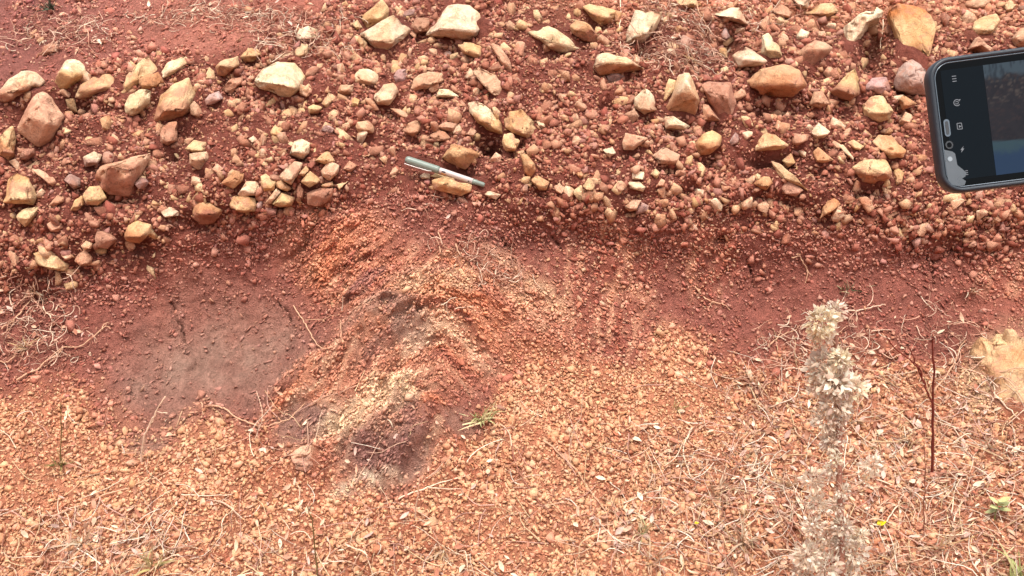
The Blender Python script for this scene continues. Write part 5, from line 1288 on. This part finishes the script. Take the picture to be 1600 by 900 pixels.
# ------------------------------------------------------------------ twigs, roots and stalks that stand out
def smooth_poly(P, m=6):
    P = np.asarray(P, float); out = []
    Q = np.concatenate((2 * P[:1] - P[1:2], P, 2 * P[-1:] - P[-2:-1]))
    for i in range(1, len(Q) - 2):
        for t in np.linspace(0, 1, m, endpoint=False):
            a_, b_, c_, d_ = Q[i - 1], Q[i], Q[i + 1], Q[i + 2]
            out.append(0.5 * (2 * b_ + (c_ - a_) * t + (2 * a_ - 5 * b_ + 4 * c_ - d_) * t * t + (3 * b_ - a_ - 3 * c_ + d_) * t ** 3))
    out.append(P[-1]); return np.array(out)
PALE, TAN, BRN, RED, OLV = (236, 204, 176), (214, 166, 134), (150, 96, 78), (128, 56, 44), (132, 112, 70)
TWIGS = [  # name, category, colour, width in px, upright, label, polylines
('twig', 'twig', RED, 4.2, True, 'bare reddish forked twig standing upright near the right side', [[(1457,742),(1457,690),(1457,632),(1459,580),(1457,530)], [(1457,632),(1444,600),(1432,570),(1420,543)], [(1444,600),(1436,575),(1400,545),(1384,525)]]),
('twig', 'twig', PALE, 3.4, True, 'pale forked twig standing up at the grey outcrop', [[(220,722),(224,690),(233,665),(243,645),(258,620)], [(231,670),(240,655),(245,641)]]),
('root', 'root', TAN, 3.0, False, 'long pale runner with side shoots on the lower left face', [[(30,594),(58,580),(80,560),(100,545),(128,543),(150,525),(165,512),(174,515)], [(160,517),(163,508),(172,505)], [(0,568),(18,566),(40,540),(60,536),(78,530)], [(98,546),(88,560),(70,575)]]),
('root', 'root', TAN, 2.8, False, 'branching dry root near the left edge under the stone layer', [[(5,515),(25,500),(45,475),(55,452),(52,440)], [(25,500),(18,512),(5,528)], [(55,455),(62,460)]]),
('root', 'root', PALE, 2.2, False, 'short knotted root below the branching one on the left face', [[(70,480),(75,490),(82,500),(80,515),(85,530),(75,545)], [(75,490),(88,495)]]),
('stalk', 'stalk', OLV, 2.0, True, 'thin upright stalk rising from the dark olive tuft', [[(95,722),(95,680),(96,628)]]),
('root', 'root', TAN, 2.8, False, 'curved pale root crossing below the grey outcrop', [[(322,638),(345,637),(362,648),(385,662),(420,668),(448,660),(468,645),(477,628)], [(316,632),(318,650)]]),
('root', 'root', TAN, 2.0, False, 'thin hooked root on the upper outcrop', [[(460,478),(475,500),(488,525),(505,548),(522,542),(534,530),(536,505)], [(480,505),(510,500),(535,494)]]),
('stalk', 'stalk', PALE, 2.4, True, 'short pale stalk upright on the upper outcrop', [[(535,488),(535,463)]]),
('stem', 'stem', TAN, 3.0, False, 'long arching dry stem running down the lower slope right of centre', [[(852,690),(880,718),(905,745),(930,780),(945,800),(950,825),(958,855),(970,885),(975,905)], [(945,800),(953,770)]]),
('stem', 'stem', BRN, 2.4, False, 'thin brown stem parallel to the arching one on the slope', [[(800,690),(806,730),(825,762),(850,795),(868,815),(890,842),(905,860)], [(808,750),(850,700)]]),
('twig', 'twig', PALE, 2.2, True, 'slim pale upright twig above the long arching stem', [[(892,725),(890,700),(897,670),(908,650),(910,600)], [(893,695),(885,660)]]),
('twig', 'twig', PALE, 3.6, False, 'thick pale bent twig on the slope left of the dried plant', [[(1080,672),(1070,690),(1066,708),(1075,735),(1085,750)]]),
('stalk', 'stalk', PALE, 2.4, False, 'long straw lying across the slope right of the dried plant', [[(1368,752),(1400,762),(1440,770),(1475,778),(1512,783)]]),
('stem', 'stem', PALE, 3.0, False, 'tall pale stem curving through the lower right litter', [[(1473,890),(1485,850),(1490,815),(1505,780),(1530,755),(1556,738)]]),
('stalk', 'stalk', PALE, 2.8, False, 'bent straw leading down to the yellow petal', [[(1376,835),(1385,815),(1400,792),(1408,780),(1409,765)]]),
('twig', 'twig', BRN, 1.8, True, 'hair-thin dark twig upright right of the yellow petal', [[(1444,832),(1444,790),(1446,740),(1443,690)]]),
('stalk', 'stalk', PALE, 3.0, False, 'pale straight straw in front of the cream patch', [[(1551,614),(1570,635),(1592,656)]]),
('twig', 'twig', TAN, 3.0, False, 'pale twig slanting up beside the red forked twig', [[(1458,614),(1475,592),(1490,568),(1500,548),(1508,530)], [(1496,552),(1506,553)], [(1480,578),(1492,582)]]),
('stalk', 'stalk', OLV, 2.8, True, 'dark green-brown stalk at the bottom edge left of centre', [[(497,905),(492,860),(489,820),(479,788)]]),
('stalk', 'stalk', PALE, 2.6, False, 'straw lying slantwise below the outcrop', [[(625,782),(660,766),(695,752),(735,744)], [(668,765),(725,766)]]),
('stalk', 'stalk', PALE, 2.4, True, 'short upright straw below the outcrop hollow', [[(647,812),(652,780),(655,748)]]),
('root', 'root', PALE, 2.0, False, 'pale root thread hanging from the crest beside the tilted white slab', [[(968,-5),(970,25),(969,50),(968,85)]]),
('root', 'root', TAN, 2.0, False, 'root thread hanging down in front of the soil hollow', [[(1088,5),(1096,28),(1104,48),(1112,72)], [(1104,48),(1098,65)]]),
('twig', 'twig', BRN, 2.4, False, 'dark twig poking from straw beneath the soil hollow', [[(1072,52),(1076,75),(1082,95),(1084,112)]]),
('root', 'root', PALE, 1.8, False, 'thin root hanging inside the hollow by the pale arching stone', [[(1381,30),(1380,52),(1379,78)]]),
('twig', 'twig', TAN, 2.4, False, 'pale twig with leaf buds on the smooth dark face', [[(1085,447),(1095,460),(1110,472),(1128,476),(1140,486)], [(1112,473),(1106,484)], [(1095,460),(1088,464)]]),
('stalk', 'stalk', TAN, 1.8, True, 'thin dry stalk leaning on the slope right of the forked pale twig', [[(336,760),(331,715),(325,678)]]),
('root', 'root', TAN, 2.4, False, 'pale curled root at the lower edge of the gravel near the sprout', [[(1236,402),(1248,398),(1255,412),(1262,425),(1258,442)], [(1255,412),(1270,432)], [(1243,395),(1252,396)]]),
('stem', 'stem', TAN, 2.4, False, 'dry trailing stem across the lower left slope', [[(95,805),(140,785),(180,770),(225,758),(250,745),(275,732),(290,720),(313,696)]]),
('stem', 'stem', BRN, 2.2, False, 'brown bent stem running down to the bottom left clump', [[(236,745),(238,790),(242,820),(255,848),(275,872),(305,882)]]),
('stalk', 'stalk', PALE, 2.2, False, 'straight pale straw lying level on the lower left slope', [[(285,772),(320,775),(362,776)]]),
('stalk', 'stalk', PALE, 3.2, False, 'long straw in the litter left of the dried plant', [[(1200,832),(1225,812),(1266,790)]]),
('root', 'root', TAN, 2.4, False, 'pale crooked root right of the smooth dark face', [[(1200,545),(1215,530),(1235,522),(1250,512)], [(1215,530),(1222,515)]]),
('root', 'root', PALE, 2.4, False, 'spidery pale root beside the top of the dried plant', [[(1325,487),(1345,486),(1368,480),(1380,478)], [(1335,487),(1340,500)], [(1370,480),(1376,488)]]),
('stem', 'stem', TAN, 2.8, False, 'forked dry stem on the centre outcrop', [[(712,380),(720,400),(740,410),(765,420)], [(690,395),(680,370)], [(720,400),(728,382)], [(740,410),(735,425)], [(685,360),(690,385),(712,392)]]),
('stalk', 'stalk', PALE, 2.8, False, 'pale fork-shaped straw on the cream part of the outcrop', [[(690,475),(700,470),(712,462)], [(699,472),(699,490)], [(712,480),(740,480)]]),
('twig', 'twig', BRN, 2.0, False, 'thin brown twig slanting over the straw, lower right of centre', [[(1005,818),(1030,792),(1060,765),(1078,740),(1075,700)]]),
('twig', 'twig', PALE, 2.4, False, 'whitish twig near the bottom of the slope, left of the dried plant', [[(1180,752),(1190,735),(1195,715)], [(1190,735),(1183,760),(1186,775)]]),
]
for (nm, cat, colr, wpx, upright, label, polys) in TWIGS:
    bag = Bag(); u0, v0 = polys[0][0]; b0, bn = hit(u0, min(max(v0, 1), 899)); dep = (b0 - CAM) @ FWD
    if not upright: b0, bn = hit(*polys[0][len(polys[0]) // 2])
    for k_, pl in enumerate(polys):
        P = smooth_poly(pl, 5)
        pts = []
        for i, (u, v) in enumerate(P):
            if upright: pts.append(at_depth(u, v, dep - 0.0006 * abs(v - v0)))
            else:
                p, n_ = hit(u, v); pts.append(p + n_ * (0.0045 + 0.003 * math.sin(i * 0.9 + k_)))
        pts = np.array(pts)
        if not upright and len(pts) > 5:                         # a dry stem bridges small dips
            for _ in range(3): pts[1:-1] = pts[1:-1] * 0.5 + (pts[:-2] + pts[2:]) * 0.25
        if upright and k_ == 0: pts[0] = pts[0] + np.array((0, 0.004, -0.012))
        pts = pts + R.normal(scale=0.0006, size=pts.shape)
        r0 = wpx * np.linalg.norm(pts[0] - CAM) / FPX / 2 * (1.0 if k_ == 0 else 0.7)
        V, F = tube(pts - b0, np.linspace(r0, r0 * 0.5, len(pts)) * R.uniform(0.85, 1.15, len(pts)), 6)
        bag.add(V, F, alb(*colr) * R.uniform(0.9, 1.08))
    link(nm, bag.mesh(nm, M_STRAW), loc=b0, label=label, category=cat)

# ------------------------------------------------------------------ dry litter: straw, rootlets and leaf crumbs
def litter(name, n, dens, K, stepm, rad, cols, seed, label, lift=(0.002, 0.008), curl=0.14):
    R = np.random.default_rng(seed)
    x = R.uniform(-1.2, 1.2, n); s = R.uniform(s_top - 0.03, s_bot + 0.08, n)
    b_, _ = base(x, s); u, v = project(b_)
    k = (R.random(n) < dens(u, v)) & (u > -150) & (u < 1750); x, s, u, v = x[k], s[k], u[k], v[k]; n = len(x)
    th = R.uniform(0, 2 * math.pi, n); cv = R.normal(scale=curl, size=n); st = stepm * R.uniform(0.5, 1.5, n)
    pts = np.empty((n, K, 3)); lf = R.uniform(lift[0], lift[1], n); arch = R.uniform(0, 0.010, n) * (R.random(n) < 0.5); tilt = R.normal(scale=0.004, size=n)
    for i in range(K):
        p, nn = surf(np.clip(x, -1.23, 1.23), s)
        f = i / (K - 1)
        pts[:, i] = p + nn * (lf + arch * 4 * f * (1 - f) + np.maximum(tilt, 0) * i * 0.6)[:, None]
        x = x + st * np.cos(th); s = s + st * np.sin(th); th = th + cv + R.normal(scale=0.18, size=n)
    pts[:, 1:-1] = 0.4 * pts[:, 1:-1] + 0.3 * (pts[:, :-2] + pts[:, 2:])
    C = np.array([alb(*c) for c in cols])[R.integers(0, len(cols), n)] * R.uniform(0.8, 1.1, (n, 1))
    r0 = rad * R.uniform(0.4, 1.7, n)
    bag = Bag(); V, F = tubes(pts, r0, r0 * 0.55); bag.add(V, F, np.repeat(C, K * 3, 0))
    print(name, n)
    return link(name, bag.mesh(name, M_STRAW), kind='stuff', label=label)
def B(u, v, *a): return blob(u, v, *a)
def dl(u, v):
    c = clump(u, v, 60, 91)
    d = sstep(900, 1350, u) * sstep(560, 760, v) * 0.9 + 0.8 * B(u, v, 1130, 760, 130, 90) + 0.85 * B(u, v, 1000, 840, 90, 40) + 0.8 * B(u, v, 180, 860, 130, 50) + sstep(760, 860, v) * 0.28 + sstep(540, 640, v) * sstep(980, 1150, u) * 0.35
    d = d + 0.5 * B(u, v, 1250, 590, 120, 60) + 0.45 * sstep(620, 700, v) * 0.3
    return np.clip(d * (0.55 + 1.1 * np.maximum(c + 0.2, 0)), 0, 1)
litter('straw_litter', 27000, dl, 6, 0.0095, 0.0007, [(240, 206, 176), (222, 176, 150), (206, 158, 140), (244, 224, 202), (168, 112, 92), (226, 192, 150)], 41, 'dry straw and stem bits strewn over the lower slope')
def dr(u, v):
    d = 0.8 * B(u, v, 60, 530, 95, 60) + 0.6 * B(u, v, 70, 450, 60, 30) + 0.75 * B(u, v, 95, 50, 80, 32) + 0.8 * B(u, v, 330, 25, 130, 26) + 0.9 * B(u, v, 1085, 92, 70, 32) + 0.75 * B(u, v, 760, 410, 80, 40, -20) + 0.7 * B(u, v, 440, 60, 60, 40) + 0.5 * B(u, v, 520, 60, 60, 30)
    d = d + 0.65 * B(u, v, 1300, 530, 110, 55) + 0.45 * B(u, v, 1480, 520, 60, 50) + 0.7 * B(u, v, 1050, 30, 60, 30) + 0.5 * B(u, v, 1180, 20, 60, 25) + 0.45 * B(u, v, 690, 330, 60, 30) + 0.5 * B(u, v, 1000, 80, 60, 30) + 0.4 * B(u, v, 1500, 600, 80, 60)
    return np.clip(d, 0, 1)
litter('rootlets', 42000, dr, 7, 0.0055, 0.0008, [(232, 190, 164), (214, 162, 136), (190, 134, 112), (240, 212, 186), (150, 92, 76)], 42, 'matted dry rootlets and straw on the bank', curl=0.5)
# curled leaf crumbs
R = np.random.default_rng(43); bag = Bag()
x = R.uniform(-1.2, 1.2, 22000); s = R.uniform(s_top, s_bot + .06, 22000); b_, _ = base(x, s); u, v = project(b_)
k = R.random(22000) < np.clip(dl(u, v) * 1.0 + dr(u, v) * 0.3, 0, 1); x, s = x[k], s[k]; p, nn = surf(x, s)
LC = [(226, 180, 150), (206, 152, 124), (240, 212, 182), (178, 116, 92), (214, 176, 160)]
for i in range(len(x)):
    d = R.normal(size=3); d -= nn[i] * (d @ nn[i]) * 0.7
    L = R.uniform(0.006, 0.017)
    leaf(bag, p[i] + nn[i] * R.uniform(0.003, 0.008), d, nn[i], L, L * R.uniform(0.25, 0.55), alb(*LC[R.integers(0, 5)]) * R.uniform(.8, 1.1), R.uniform(-.5, .7), 3)
link('leaf_litter', bag.mesh('leaf_litter', M_STRAW), kind='stuff', label='curled dry leaf crumbs among the straw')

# ------------------------------------------------------------------ tufts of dead grass rooted in the litter
R = np.random.default_rng(91)
DRY = [(240, 210, 178), (226, 184, 152), (246, 228, 200), (206, 158, 132), (232, 196, 150)]
for (u, v, L, n, label) in ((1120, 770, 0.050, 34, 'whitish dead grass tuft beside the thick bent twig'), (1160, 850, 0.055, 40, 'dead grass tuft in the litter left of the woolly dried weed'), (1235, 760, 0.04, 26, 'small straw tuft close to the dried weed stem'),
        (1395, 880, 0.055, 40, 'bushy dead grass tuft below the yellow petal'), (1470, 860, 0.05, 34, 'dead grass tuft at the foot of the tall pale curved stem'), (1545, 700, 0.045, 26, 'straw tuft under the big crumbly cream block'),
        (1420, 690, 0.04, 22, 'straw tuft left of the red forked twig'), (1180, 600, 0.04, 24, 'thin straw tuft on the slope below the smooth dark face'), (1020, 880, 0.05, 32, 'dead grass tuft at the end of the long arching stem'),
        (690, 860, 0.04, 26, 'low dead grass tuft over a dark gap at the bottom edge'), (130, 850, 0.05, 34, 'grey dead grass tuft at the bottom left'), (40, 545, 0.035, 26, 'dry root tuft at the left edge of the face'), (1520, 455, 0.03, 22, 'dark dry tuft under the cracked face'),
        (1080, 95, 0.035, 30, 'matted dry tuft on the crest below the soil hollow'), (50, 455, 0.03, 20, 'dry tuft in a small hole at the left edge'), (1330, 660, 0.035, 20, 'straw wisps right behind the woolly dried weed')):
    bag = Bag(); p, n_ = hit(u, v)
    blades(bag, np.zeros(3), n, L, 0.0022, DRY if v > 460 or v < 200 else DRY[1:4], R, spread=0.9, up=n_ * 0.6 + np.array((0, -0.2, 0.35)))
    link('straw_tuft', bag.mesh('straw_tuft', M_WOOL, True), loc=p, label=label, category='grass tuft')
